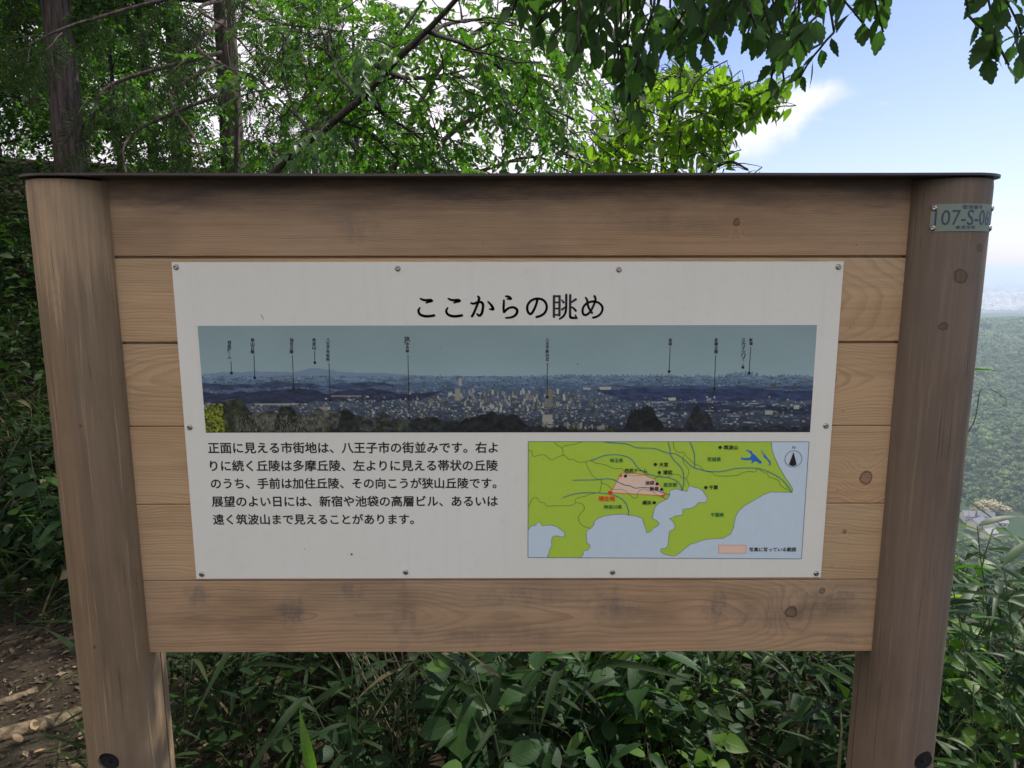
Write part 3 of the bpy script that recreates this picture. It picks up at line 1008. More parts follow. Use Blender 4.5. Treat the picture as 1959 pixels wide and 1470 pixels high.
def mass(c0, wd, top, colr, seed, rough=.03):
    e = 1.0 - (1.0 - top) * np.clip(1 - np.abs((U[0] - c0) / wd) ** 2.6, 0, 1) + smooth1(NX, 90, seed) * rough
    mk = Vv > e[None]
    img[mk] = (np.array(colr, float)[None] * (1 + .35 * nf[mk][:, None] + .25 * nf2[mk][:, None]))


mass(.26, .16, .84, (40, 42, 42), 31)
mass(.10, .13, .80, (58, 60, 56), 32, .04)
mass(.20, .07, .80, (52, 53, 50), 33, .04)
mass(.135, .025, .74, (28, 31, 29), 34)
mass(.235, .02, .79, (26, 29, 28), 35)
mass(.05, .04, .68, (34, 38, 30), 36, .05)
mass(.012, .030, .74, (42, 50, 26), 37, .06)
mass(.38, .06, .87, (30, 33, 34), 38)
mass(.475, .07, .82, (22, 25, 26), 39, .02)
mass(.55, .09, .95, (25, 28, 30), 40, .02)
mass(.725, .038, .77, (20, 23, 24), 41, .04)
mass(.815, .028, .80, (27, 30, 32), 42, .04)
mass(.77, .10, .965, (24, 27, 32), 43, .02)
mass(.95, .20, .95, (28, 31, 40), 44, .02)
for _ in range(160):
    x_ = int(pr.uniform(0, .03) * NX); y_ = int(pr.uniform(.72, .99) * NY)
    img[y_:y_ + 2, x_:x_ + pr.integers(1, 4)] = L3(120, 128, 30) * pr.uniform(.6, 1)
for _ in range(420):
    x_ = int(pr.uniform(.05, .20) * NX); y_ = int(pr.uniform(.83, .99) * NY)
    img[y_:y_ + pr.integers(2, 6), x_:x_ + 1] = L3(92, 92, 86) * pr.uniform(.5, 1)
img = np.clip(img, 8, 200) / 255
lin = np.where(img <= .04045, img / 12.92, ((img + .055) / 1.055) ** 2.4)
lin = np.clip(lin / .33 * .72 * np.array([1.02, 1.03, .88]), 0, .9)
q4 = [plane_pt(378, 623.7), plane_pt(1563, 622), plane_pt(1549.5, 827), plane_pt(394, 828)]
q4 = [np.array(a) for a in q4]
XX = (q4[0][None, None] * (1 - U[..., None]) + q4[1] * U[..., None]) * (1 - Vv[..., None]) + (q4[3] * (1 - U[..., None]) + q4[2] * U[..., None]) * Vv[..., None]
V3 = np.stack([XX[..., 0], np.full_like(U, -LAY), XX[..., 1] - cz], -1).reshape(-1, 3)
i = np.arange(NY - 1)[:, None] * NX + np.arange(NX - 1)[None]
F4 = np.stack([i, i + NX, i + NX + 1, i + 1], -1).reshape(-1, 4)
me = np_mesh('printed_panorama', V3, F4)
ca = me.color_attributes.new('print', 'FLOAT_COLOR', 'POINT')
ca.data.foreach_set('color', np.concatenate([lin.reshape(-1, 3), np.ones((NX * NY, 1))], 1).astype(np.float32).ravel())
mI, t, out = new_mat('panorama print')
at_ = t.n('ShaderNodeAttribute', attribute_name='print')
p = t.n('ShaderNodeBsdfPrincipled'); t.put(p.inputs['Base Color'], at_.outputs[0]); p.inputs['Roughness'].default_value = .42
p.inputs['Specular IOR Level'].default_value = .35
t.put(out.inputs[0], p.outputs[0])
pano = child('panorama_print', me, mI, panel, (0, 0, cz))
tag(pano, 'printed panorama of a hazy city with dark trees along its lower edge')

# place names on the panorama, one glyph below the other, each with its pointer
names = [('西武ドーム', 439, 652, 687, (442, 691, 443, 714)), ('狭山丘陵', 483.5, 647, 677, (486, 679, 487.5, 723)),
         ('加住丘陵', 558, 647, 677, (559.5, 680, 562, 744)), ('筑波山', 601, 647, 669, (602, 672, 602.5, 694)),
         ('八王子市役所', 627.5, 647, 692, (629.5, 695, 632, 766)), ('中央線', 779.5, 655, 675, (780.5, 679, 783, 801)),
         ('八王子駅付近', 1047, 647, 691, (1047, 694, 1047, 760)), ('池袋', 1282, 647, 662, (1282, 664, 1280, 711)),
         ('多摩丘陵', 1370, 647, 677, (1369, 680, 1366.5, 744)), ('スカイツリー', 1422, 647, 693, (1421.5, 696, 1421, 703)),
         ('新宿', 1436.5, 647, 661, (1436, 664, 1433, 714))]
for s, xc, ya, yb, (lx, ly, mx_, my_) in names:
    geo = []
    n = len(s); step = (yb - ya) / n
    for k, ch in enumerate(s):
        p0 = plane_pt(xc, ya + step * (k + .5))
        em = step * PXM * 1.02
        if ch == 'ー':
            geo.append((*ribbon([(p0[0], p0[1] + em * .38), (p0[0], p0[1] - em * .38)], em * .1), -2 * LAY)); continue
        vs, fs = text_geo(ch, x0=p0[0] - em * .44, x1=p0[0] + em * .44, yc=p0[1], weight=.03)
        geo += bold(vs, fs, -2 * LAY, .035)
    if s == '中央線':
        a, b_ = plane_pt(773, 650.5), plane_pt(784.5, 650.5)
        vs, fs = text_geo('JR', x0=a[0], x1=b_[0], yc=a[1]); geo += bold(vs, fs, -2 * LAY, .03)
    a, b_ = plane_pt(lx, ly), plane_pt(mx_, my_)
    geo.append((*ribbon([a, b_], .00115), -2 * LAY))
    geo.append((*disc(b_, .0027), -2.2 * LAY))
    child('place_name', flat_mesh('place_name', geo), M_BLACK, panel, (0, 0, cz))


# ---- printed map
def A(L): return [(1000 + x / 6.127, 840 + y / 6.127) for x, y in L]
def B(L): return [(1270 + x / 6.125, 840 + y / 6.125) for x, y in L]


mp = child('printed_map', flat_mesh('printed_map', [(*poly_tris(pxp(A([(65, 30)]) + B([(1700, 33), (1610, 1403)]) + A([(62, 1388)]))), -LAY)]),
           ink_mat('green', ink(126, 152, 50)), panel, (0, 0, cz))
tag(mp, 'printed map with green land, pale blue sea and a pink sector')
sea1 = A([(65, 1065), (80, 1045), (100, 1020), (150, 1012), (185, 965), (228, 1022), (300, 1008), (350, 1012), (400, 1028), (450, 1065), (485, 1090), (495, 1120), (485, 1145),
          (460, 1150), (410, 1135), (370, 1137), (348, 1150), (335, 1200), (343, 1245), (312, 1300), (305, 1345), (283, 1388), (62, 1388)])
coast = A([(680, 1388), (710, 1350), (712, 1312), (750, 1310), (785, 1275), (788, 1240), (750, 1212), (752, 1180), (745, 1150), (745, 1090), (770, 1060), (797, 1048), (830, 1010),
           (845, 960), (880, 932), (950, 905), (1030, 890), (1180, 880), (1235, 892), (1330, 905), (1400, 930), (1415, 980), (1450, 1075), (1442, 1092), (1465, 1100), (1500, 1080),
           (1530, 1045), (1580, 1020), (1602, 990), (1570, 955), (1522, 932), (1530, 860), (1555, 790), (1600, 750), (1650, 725), (1700, 700), (1725, 650)]) + \
    B([(70, 605), (145, 583), (200, 603), (270, 615), (298, 548), (365, 570), (405, 575), (450, 605), (512, 690), (487, 745), (405, 745), (360, 793), (310, 812), (220, 825), (217, 890),
       (130, 903), (100, 925), (62, 928), (110, 970), (132, 1022), (105, 1068), (65, 1075), (45, 1255), (10, 1285), (-35, 1285), (-40, 1320), (0, 1350), (105, 1372), (155, 1358),
       (230, 1298), (310, 1233), (360, 1220), (480, 1178), (690, 1165), (780, 1115), (820, 1030), (822, 980), (850, 890), (880, 840), (940, 785), (1060, 715), (1170, 652), (1260, 622),
       (1505, 625), (1510, 590), (1490, 550), (1440, 480), (1350, 330), (1290, 200), (1265, 120), (1262, 33)])
sea2 = coast + B([(1700, 33), (1610, 1403)])
M_SEA = ink_mat('sea', ink(144, 160, 172))
child('sea_area', flat_mesh('sea_area', [(*poly_tris(pxp(sea1)), -1.6 * LAY), (*poly_tris(pxp(sea2)), -1.6 * LAY)]), M_SEA, panel, (0, 0, cz))
M_LINE = ink_mat('map line', ink(46, 66, 40))
M_COAST = ink_mat('coast line', ink(56, 84, 100))
M_RIVER = ink_mat('river', ink(46, 88, 112))
M_LAKE = ink_mat('lake', ink(34, 80, 148))
M_PINK = ink_mat('pink', ink(214, 150, 134))
M_RED = ink_mat('red', ink(176, 38, 28))
M_LBL = ink_mat('label green', ink(34, 82, 48))
geo = []
for kk, L_ in enumerate((sea1[:-1], coast)):
    geo.append((*ribbon(pxp(L_), .0009), -2.0 * LAY))
frame = pxp(A([(65, 30)]) + B([(1700, 33), (1610, 1403)]) + A([(62, 1388)]))
for k in range(4):
    geo.append((*ribbon([frame[k], frame[(k + 1) % 4]], .0011), -2.1 * LAY))
child('coastline', flat_mesh('coastline', geo), M_COAST, panel, (0, 0, cz))
borders = [A([(368, 33), (400, 70), (458, 108), (472, 150), (470, 192)]),
           A([(68, 128), (100, 140), (115, 155), (108, 170), (132, 207), (180, 192), (250, 185), (290, 215), (330, 240), (360, 242), (400, 215), (470, 192), (500, 198), (540, 240), (595, 238),
              (650, 270), (735, 267), (790, 253), (850, 280), (960, 300), (1070, 345), (1155, 345), (1200, 385), (1240, 420), (1290, 432), (1350, 428), (1440, 412), (1470, 435), (1535, 465),
              (1605, 425), (1640, 442), (1700, 445), (1760, 412), (1838, 420)]) + B([(200, 450), (260, 470), (298, 548)]),
           A([(458, 108), (500, 75), (600, 65), (650, 45), (700, 33)]),
           A([(735, 267), (770, 350), (820, 430), (870, 465), (920, 485), (912, 570), (890, 625), (790, 645), (740, 668), (640, 690), (612, 720), (625, 745), (690, 755), (718, 790), (720, 825),
              (680, 870), (652, 920), (660, 965), (700, 1015), (797, 1048)]),
           A([(65, 800), (90, 750), (110, 705), (145, 687), (175, 695), (195, 735), (260, 750), (285, 785), (400, 780), (555, 780), (625, 745)]),
           A([(920, 485), (930, 515), (1000, 540), (1030, 575), (1060, 592), (1160, 592), (1220, 620), (1270, 670), (1305, 695), (1340, 680), (1350, 625), (1410, 585), (1480, 605), (1520, 610),
              (1580, 660), (1690, 705)]),
           B([(110, 33), (125, 120), (185, 160), (225, 150), (260, 195), (350, 285), (410, 308), (450, 350), (490, 378), (560, 390), (610, 428), (740, 433), (860, 425), (930, 390), (1030, 378),
              (1040, 390), (1070, 380), (1108, 347), (1150, 380), (1210, 405), (1225, 440), (1280, 460), (1345, 485), (1360, 530), (1400, 570), (1440, 590), (1490, 628)]),
           B([(232, 185), (220, 240), (240, 290), (285, 350), (292, 400), (262, 470)])]
child('border_line', flat_mesh('border_line', [(*ribbon(smooth_path(pxp(L_), 3), .0007), -2.6 * LAY - k * 1e-5) for k, L_ in enumerate(borders)]), M_LINE, panel, (0, 0, cz))
rivers = [A([(945, 33), (1020, 42), (1100, 48), (1220, 58), (1320, 98), (1400, 105), (1540, 110), (1640, 145), (1720, 168), (1790, 172)]) +
          B([(190, 205), (250, 250), (300, 300), (350, 335), (420, 355), (500, 375), (640, 383), (740, 368), (840, 345), (980, 338), (1110, 345), (1190, 370), (1270, 405), (1370, 465), (1440, 540), (1490, 610), (1503, 628)]),
          A([(790, 253), (850, 235), (920, 205), (1000, 187), (1120, 185), (1220, 208), (1280, 245), (1340, 325), (1400, 375), (1480, 412), (1600, 442), (1720, 455), (1800, 490)]) + B([(180, 520), (205, 570), (207, 600)]),
          B([(45, 33), (70, 110), (80, 190), (130, 260), (180, 310), (220, 370), (232, 450), (232, 520), (215, 605)]),
          B([(305, 33), (340, 120), (358, 200), (358, 330)]),
          A([(583, 482), (830, 478), (900, 474), (980, 465), (1060, 475), (1110, 500), (1200, 540), (1250, 545), (1320, 575), (1400, 567), (1520, 580), (1620, 620), (1722, 655)]),
          A([(470, 687), (560, 655), (640, 638), (740, 628), (880, 630), (1000, 640), (1100, 670), (1170, 710), (1215, 770), (1238, 840), (1238, 890)])]
child('river_line', flat_mesh('river_line', [(*ribbon(smooth_path(pxp(L_), 4), .0016), -3.0 * LAY - k * 1e-5) for k, L_ in enumerate(rivers)]), M_RIVER, panel, (0, 0, cz))
lake = [B([(895, 215), (930, 222), (1000, 222), (1025, 195), (1015, 170), (985, 145), (955, 135), (975, 125), (1000, 135), (1030, 140), (1032, 160), (1075, 195), (1120, 245), (1145, 262), (1140, 285),
           (1120, 290), (1090, 265), (1060, 262), (1035, 285), (1020, 290), (1035, 262), (1020, 245), (960, 250), (905, 240)]),
        B([(1133, 108), (1160, 160), (1190, 190), (1215, 225), (1250, 265), (1250, 300), (1240, 315), (1230, 300), (1238, 285), (1210, 245), (1180, 220), (1165, 205), (1170, 190), (1150, 165)])]
child('lake_area', flat_mesh('lake_area', [(*poly_tris(pxp(L_)), -2 * LAY) for L_ in lake]), M_LAKE, panel, (0, 0, cz))
sector = A([(1030, 625), (1160, 403), (1340, 405), (1450, 430), (1540, 470), (1600, 540), (1645, 610), (1668, 664)])
leg = B([(643, 1240), (962, 1243), (960, 1337), (641, 1335)])
child('pink_sector', flat_mesh('pink_sector', [(*poly_tris(pxp(sector)), -2.3 * LAY)]), M_PINK, panel, (0, 0, cz))
child('legend_swatch', flat_mesh('legend_swatch', [(*poly_tris(pxp(leg)), -2.3 * LAY)]), M_PINK, panel, (0, 0, cz))
lp = pxp(leg)
child('swatch_frame', flat_mesh('swatch_frame', [(*ribbon([lp[k], lp[(k + 1) % 4]], .0006), -3.4 * LAY - k * 1e-6) for k in range(4)]), M_RED, panel, (0, 0, cz))
child('sector_outline', flat_mesh('sector_outline', [(*ribbon(pxp(sector), .0008), -3.4 * LAY), (*ribbon(pxp([sector[-1], sector[0]]), .0009), -3.45 * LAY)]), M_RED, panel, (0, 0, cz))
child('location_dot', flat_mesh('location_dot', [(*disc(pxp(A([(1025, 630)]))[0], .0043), -3.6 * LAY)]), M_RED, panel, (0, 0, cz))
for tri in ([(1160, 403), (1125, 432), (1162, 445)], [(1674, 664), (1630, 645), (1632, 686)]):
    child('arrow_head', flat_mesh('arrow_head', [(pxp(A(tri)), [(0, 1, 2)], -3.5 * LAY)]), M_RED, panel, (0, 0, cz))


def lab(fn, s, cx_, cy_, wd, wt=.03, mat=M_BLACK, name='place_name'):
    a, b_ = pxp(fn([(cx_ - wd / 2, cy_), (cx_ + wd / 2, cy_)]))
    v_, f_1 = text_geo(s, x0=a[0], x1=b_[0], yc=a[1])
    child(name, flat_mesh(name, bold(v_, f_1, -4 * LAY, wt)), mat, panel, (0, 0, cz))


lab(A, '現在地', 984, 697, 188, .035, M_RED)
for L_ in ((A, '埼玉県', 1097, 250, 155), (A, '東京都', 1728, 535, 160), (A, '神奈川県', 1055, 795, 212), (B, '茨城県', 587, 237, 160), (B, '千葉県', 623, 887, 156)):
    lab(*L_, .025, M_LBL, 'prefecture_name')
for L_ in ((A, '大宮', 1650, 298, 104), (A, '浦和', 1695, 390, 104), (A, '西武ドーム', 1325, 370, 262), (A, '池袋', 1487, 513, 104), (A, '新宿', 1540, 582, 102),
           (A, '横浜', 1453, 745, 104), (B, '筑波山', 782, 97, 162), (B, '千葉', 580, 565, 102)):
    lab(*L_)
lab(B, '写真に写っている範囲', 1272, 1293, 545, .022, M_BLACK, 'legend_text')
lab(B, 'N', 1520, 98, 32, .0, M_BLACK, 'compass_letter')
for fn, x, y in ((A, 1203, 433), (A, 1553, 297), (A, 1600, 392), (A, 1573, 525), (A, 1626, 590), (A, 1540, 745), (B, 658, 97), (B, 490, 567)):
    child('town_dot', flat_mesh('town_dot', [(*disc(pxp(fn([(x, y)]))[0], .0031), -4 * LAY)]), M_BLACK, panel, (0, 0, cz))
cN = pxp(B([(1515, 232)]))[0]
circ = [(cN[0] + .0158 * math.cos(2 * PI * i / 48), cN[1] + .0155 * math.sin(2 * PI * i / 48)) for i in range(48)]
child('compass_ring', flat_mesh('compass_ring', [(*ribbon(circ, .0008, True), -4 * LAY)]), M_BLACK, panel, (0, 0, cz))
child('compass_needle', flat_mesh('compass_needle', [(pxp(B([(1517, 150), (1462, 300), (1510, 318), (1553, 300)])), [(0, 1, 2), (0, 2, 3)], -4 * LAY)]), M_BLACK, panel, (0, 0, cz))
# bits stuck on the panel
geo = []
for x, y, r in ((673, 1060, .0019), (583, 1050, .0009), (1048, 697.0, .0008), (1105, 697, .0011), (843, 664, .0008)):
    geo.append((*disc(plane_pt(x, y), r, 9), -5 * LAY))
geo.append((*ribbon(smooth_path([plane_pt(499.5, 602), plane_pt(502, 606), plane_pt(505, 611)], 3), .0008), -5 * LAY))
tag(child('dirt_speck', flat_mesh('dirt_speck', geo), simple('dirt', (.05, .04, .03), .9), panel, (0, 0, cz)), kind='stuff')

# screws: low domed heads with a cross recess
sb = bmesh.new()
bmesh.ops.create_uvsphere(sb, u_segments=20, v_segments=12, radius=.0052)
bmesh.ops.delete(sb, geom=[v for v in sb.verts if v.co.z < -1e-5], context='VERTS')
for v in sb.verts:
    v.co.z *= .62
    rr_ = math.hypot(v.co.x, v.co.y)
    if rr_ < .0022: v.co.z -= .0011
bmesh.ops.rotate(sb, verts=sb.verts, matrix=Matrix.Rotation(PI / 2, 3, 'X'))
screw_me = bm_mesh('screw', sb, True)
for (x, y) in ((337, 511.5), (761, 514), (1184, 516), (1604, 511), (363, 818), (1580, 815), (386, 1099), (776, 1095), (1172, 1095), (1561.5, 1097.5)):
    q = plane_pt(x, y)
    s_ = child('screw', screw_me, M_STEEL, panel, (q[0], -.0001, q[1]))
    s_.rotation_euler = (0, rnd.uniform(0, 3), 0)

# ---- number plate bent round the right post
cxR = XR + PH
RP = PR + .0012


def on_post(px, py):
    """point of the post's surface seen at a pixel -> (angle, z)"""
    d_ = ray(px, py); o_ = CAM - np.array([cxR, PYC, 0])
    a = d_[0] ** 2 + d_[1] ** 2; b2 = 2 * (o_[0] * d_[0] + o_[1] * d_[1]); c2 = o_[0] ** 2 + o_[1] ** 2 - RP ** 2
    D = max(b2 * b2 - 4 * a * c2, 0); tt = (-b2 - math.sqrt(D)) / (2 * a)
    p_ = CAM + d_ * tt
    return math.atan2(p_[0] - cxR, -(p_[1] - PYC)), p_[2]


aL, zT = on_post(1782, 393); _, zB = on_post(1783, 444)
zB = on_post(1800, 443)[1]; zT = on_post(1800, 391)[1]
aR = aL + .126 / RP
plate_w = (aR - aL)
V, F = [], []
npl = 28
for k in range(npl + 1):
    a = aL + (aR - aL) * k / npl
    for rr_, z_ in ((RP, zB), (RP, zT), (RP - .0009, zB), (RP - .0009, zT)):
        V.append((math.sin(a) * rr_, -math.cos(a) * rr_, z_ - zB))
for k in range(npl):
    o_ = k * 4
    F += [(o_, o_ + 4, o_ + 5, o_ + 1), (o_ + 2, o_ + 3, o_ + 7, o_ + 6), (o_ + 1, o_ + 5, o_ + 7, o_ + 3), (o_, o_ + 2, o_ + 6, o_ + 4)]
F += [(0, 1, 3, 2), (npl * 4, npl * 4 + 2, npl * 4 + 3, npl * 4 + 1)]
me = bpy.data.meshes.new('number_plate'); me.from_pydata(V, [], F); me.update()
M_PLATE = simple('plate paint', (.20, .26, .20), .6, 0, .12, 30)
M_PTXT = simple('plate lettering', (.04, .055, .10), .5)
plate = child('number_plate', me, M_PLATE, board, (cxR, PYC, zB))
tag(plate, 'greenish number plate bent round the right post')


def wrap_text(s, a0, a1, zc, wt, sq=None):
    vs, fs = text_geo(s, x0=a0 * RP, x1=a1 * RP, yc=zc, weight=wt)
    vs = np.array(vs)
    if sq:
        vs[:, 1] = zc + (vs[:, 1] - zc) * sq
    # cut long faces finer by leaving them as they are; glyphs are narrow against the bend
    R2 = RP + .0004
    return [(math.sin(x / RP) * R2, -math.cos(x / RP) * R2, z) for x, z in vs], fs


hP = zT - zB
a1_, _ = on_post(1793, 418)
V, F = [], []
aS = on_post(1788, 418)[0]; aE = on_post(1888, 418)[0]
for s, a0, a1, zc_, wt, sq in (('107-S-060', aS, aS + .116 / RP, zB + hP * .50, .03, 1.22),
                               ('管理番号', aS + .040 / RP, aS + .078 / RP, zB + hP * .88, .02, .8),
                               ('◆東京都', aS + .032 / RP, aS + .066 / RP, zB + hP * .14, .02, .8)):
    v_, f_2 = wrap_text(s, a0, a1, zc_, wt, sq)
    o_ = len(V); V += [(x, y, z - zB) for x, y, z in v_]; F += [tuple(o_ + i for i in f) for f in f_2]
me = bpy.data.meshes.new('plate_lettering'); me.from_pydata(V, [], F); me.update()
child('plate_lettering', me, M_PTXT, plate, (cxR, PYC, zB))
for (a, z_) in ((aL + .06, zT - .006), (aL + .06, zB + .006), (aR - .06, zT - .006), (aR - .06, zB + .006)):
    s_ = child('screw', screw_me, M_STEEL, plate, (cxR + math.sin(a) * RP, PYC - math.cos(a) * RP, z_))
    s_.rotation_euler = (0, 0, a)

#PLANTS
# ------------------------------------------------------------------ leaves
def leaf_geo(prof, L, Wd, n=9, fold=.25, droop=.2, teeth=0.0, stalk=0.0):
    """blade along +Y, width along X, one row of faces on each side of the midrib"""
    V, F = [], []
    for i in range(n + 1):
        t = i / n
        w_ = np.interp(t, [q[0] for q in prof], [q[1] for q in prof]) * Wd / 2
        if teeth and 0 < i < n: w_ *= 1 + teeth * (1 if i % 2 else -1)
        y = stalk + t * L; z = -droop * L * t * t
        back = 0
        if teeth and i % 2 and i < n: back = L / n * .45
        V += [(0, y, z), (-w_, y + back * .8, z + w_ * fold), (w_, y + back * .8, z + w_ * fold)]
        if i:
            a, b = (i - 1) * 3, i * 3
            F += [(a, b, a + 1), (b, b + 1, a + 1), (a, a + 2, b), (b, a + 2, b + 2)]
    if stalk:
        k = len(V); s = .0011
        V += [(-s, 0, 0), (s, 0, 0), (s, stalk, 0), (-s, stalk, 0), (0, 0, -s), (0, stalk, -s)]
        F += [(k, k + 1, k + 2), (k, k + 2, k + 3), (k, k + 4, k + 5), (k, k + 5, k + 3), (k + 1, k + 2, k + 5), (k + 1, k + 5, k + 4)]
    return np.array(V, float), np.array(F)


OVATE = [(0, .06), (.12, .62), (.35, 1), (.6, .82), (.8, .45), (.93, .16), (1, .0)]
HEART = [(0, .55), (.1, .92), (.3, 1), (.55, .82), (.78, .45), (.92, .18), (1, 0)]
ROUNDL = [(0, .25), (.15, .78), (.45, 1), (.75, .78), (.92, .38), (1, 0)]
LANCE = [(0, .25), (.12, .8), (.35, 1), (.65, .72), (.88, .28), (1, 0)]
G_SERR = leaf_geo(OVATE, .085, .054, 12, .22, .18, .10, .012)
G_SERR2 = leaf_geo(OVATE, .075, .050, 10, -.15, .30, .10, .010)
G_SUN = leaf_geo(OVATE, .062, .036, 6, .25, .25, 0, .012)
G_BAM = leaf_geo(LANCE, .17, .021, 8, .35, .55, 0, .006)
G_BAM2 = leaf_geo(LANCE, .14, .024, 8, .15, .25, 0, .006)
G_BAM3 = leaf_geo(LANCE, .21, .022, 9, .5, .95, 0, .006)
G_HEART = leaf_geo(HEART, .085, .078, 8, .18, .25, 0, .03)
G_ROUND = leaf_geo(ROUNDL, .078, .058, 8, .22, .15, 0, .02)
G_LONG = leaf_geo(LANCE, .13, .042, 9, .3, .3, .0, .02)


def small_leaf(L, Wd, droop=.25):
    return (np.array([(0, 0, 0), (-Wd / 2, .45 * L, Wd * .12), (Wd / 2, .45 * L, Wd * .12), (0, .5 * L, -.06 * L), (0, L, -droop * L)]),
            np.array([(0, 3, 1), (0, 2, 3), (1, 3, 4), (3, 2, 4)]))


def rot_frames(n, r, spread=.5, down=0.0):
    d = r.normal(size=(n, 3)); d[:, 2] *= spread; d[:, 2] -= down
    return nrm(d)


def spray_geo(seed, n=13, L=.28, leafL=.060, leafW=.036, curl=.12):
    """a twig with leaves set alternately on both sides, roughly in one plane"""
    r = np.random.default_rng(seed)
    parts = []
    lv, lf = small_leaf(leafL, leafW)
    path = np.array([[0, t * L, -curl * L * t * t * 2] for t in np.linspace(0, 1, 5)])
    path[:, 0] += np.cumsum(r.normal(0, .012, 5)) * L * 3
    V, F = tubes([(path, np.linspace(.0022, .0007, 5))], 3)
    parts.append((V, F))
    for i in range(n):
        t = .12 + .88 * (i + 1) / n
        p = np.array([np.interp(t, np.linspace(0, 1, 5), path[:, k]) for k in range(3)])
        side = 1 if i % 2 else -1
        a = (.95 - .35 * t) * side + r.normal(0, .15)
        if i == n - 1: a = r.normal(0, .2)
        d = np.array([math.sin(a), math.cos(a), -.25 + r.normal(0, .18)])
        up = nrm(np.array([r.normal(0, .35), r.normal(0, .35), 1.0]))
        M = frames(d[None], up[None])[0] * r.uniform(.75, 1.15)
        parts.append((lv @ M.T + p, lf))
    return join_np(parts)


def pinnate_geo(seed):
    return spray_geo(seed, 14, .24, .052, .029, .14)


def cypress_geo(seed):
    """flat drooping fan of scale-leaf shoots"""
    r = np.random.default_rng(seed)
    V, F = [], []

    def blade(p, d, L, w_):
        d = d / np.linalg.norm(d); s = np.array([-d[1], d[0], 0]); s /= np.linalg.norm(s) + 1e-9
        s = s + np.array([0, 0, r.normal(0, .5)])
        q = len(V)
        mid = p + d * L * .55
        V.extend([p, mid + s * w_, mid - s * w_, p + d * L + np.array([0, 0, -L * .12])])
        F.extend([(q, q + 1, q + 2), (q + 1, q + 3, q + 2)])
    L = .34
    for i in range(11):
        t = i / 11
        p = np.array([0, t * L, -.22 * L * t * t])
        for sd_ in (-1, 1):
            a = 1.0 - .45 * t + r.normal(0, .12)
            d = np.array([math.sin(a) * sd_, math.cos(a), -.35 + r.normal(0, .12)])
            l1 = (.15 - .09 * t) * r.uniform(.7, 1.2)
            blade(p, d, l1, .0045)
            for k in range(3):
                p2 = p + d * l1 * (.3 + .25 * k)
                a2 = a * sd_ + (.7 if k % 2 else -.7) + r.normal(0, .2)
                blade(p2, np.array([math.sin(a2), math.cos(a2), -.5 + r.normal(0, .2)]), l1 * .5, .0035)
    blade(np.zeros(3), np.array([0, 1, -.15]), L, .004)
    return np.array(V), np.array(F)


SPR = [spray_geo(s) for s in (1, 2, 3)]
PIN = [pinnate_geo(s) for s in (4, 5, 6)]
CYP = [cypress_geo(s) for s in (7, 8, 9)]


def limb(start, end, sag, r0, r, n=9, wob=.05):
    start = np.asarray(start, float); end = np.asarray(end, float)
    t = np.linspace(0, 1, n)[:, None]
    P = start * (1 - t) + end * t
    L = np.linalg.norm(end - start)
    P[:, 2] += sag * L * 4 * (t * (1 - t))[:, 0]
    nz = np.cumsum(r.normal(0, wob * L / n ** .5, (n, 3)), 0); nz -= t * nz[-1]
    P += nz
    return P, np.linspace(r0, max(r0 * .22, .0025), n)


def foliage_on(P, r, nsub, slen, templ, spacing=.075, t0=.25, droop=.15, scale=1.0, upness=0.0, flat=.4):
    """side branches along a limb and sprays along them; returns tubes and (templates, M, T)"""
    tb, Ms, Ts, Ks = [], [], [], []
    n = len(P)
    for s in range(nsub):
        t = t0 + (1 - t0) * (s + r.random()) / nsub
        x = t * (n - 1); i = min(int(x), n - 2); p = P[i] * (1 - (x - i)) + P[i + 1] * (x - i)
        ld = nrm(P[i + 1] - P[i])
        lat = r.normal(size=3); lat[2] = lat[2] * flat + upness; lat -= ld * (lat @ ld); lat = nrm(lat)
        d = nrm(ld * r.uniform(.3, 1.0) + lat)
        L = slen * r.uniform(.5, 1.15) * (1.1 - .5 * t)
        q = p + d * L; q[2] -= droop * L
        B, R_ = limb(p, q, .06, .0075 * scale, r, 6, .09)
        tb.append((B, R_ * .8))
        m_ = max(3, int(L / spacing))
        for k in range(m_ + 1):
            u = .12 + .88 * k / m_
            xx = u * 5; j = min(int(xx), 4); b = B[j] * (1 - (xx - j)) + B[j + 1] * (xx - j)
            bd = nrm(B[j + 1] - B[j])
            sidev = nrm(np.cross(bd, [0, 0, 1])) * (1 if k % 2 else -1)
            dd = nrm(bd * r.uniform(.4, 1.0) + sidev * r.uniform(.3, 1.0) + np.array([0, 0, -droop * 1.2]) + r.normal(0, .22, 3))
            up = nrm(np.array([0, 0, 1.]) + r.normal(0, .3, 3))
            Ms.append(frames(dd[None], up[None])[0] * r.uniform(.75, 1.2) * scale); Ts.append(b); Ks.append(r.integers(0, len(templ)))
    return tb, np.array(Ms), np.array(Ts), np.array(Ks)


def crown_mesh(name, templ, Ms, Ts, Ks):
    parts = []
    for k, (tv, tf) in enumerate(templ):
        s = Ks == k
        if s.any(): parts.append(scatter(tv, tf, Ms[s], Ts[s]))
    V, F = join_np(parts)
    return np_mesh(name, V, F)


def copy_thing(root, loc, rot, scale, label=None):
    c = root.copy(); C.objects.link(c); c.location = loc; c.rotation_euler = (0, 0, rot); c.scale = (scale,) * 3
    if label: c['label'] = label
    for ch in root.children:
        d = ch.copy(); C.objects.link(d); d.parent = c
        for g in ch.children:
            e = g.copy(); C.objects.link(e); e.parent = d
    return c


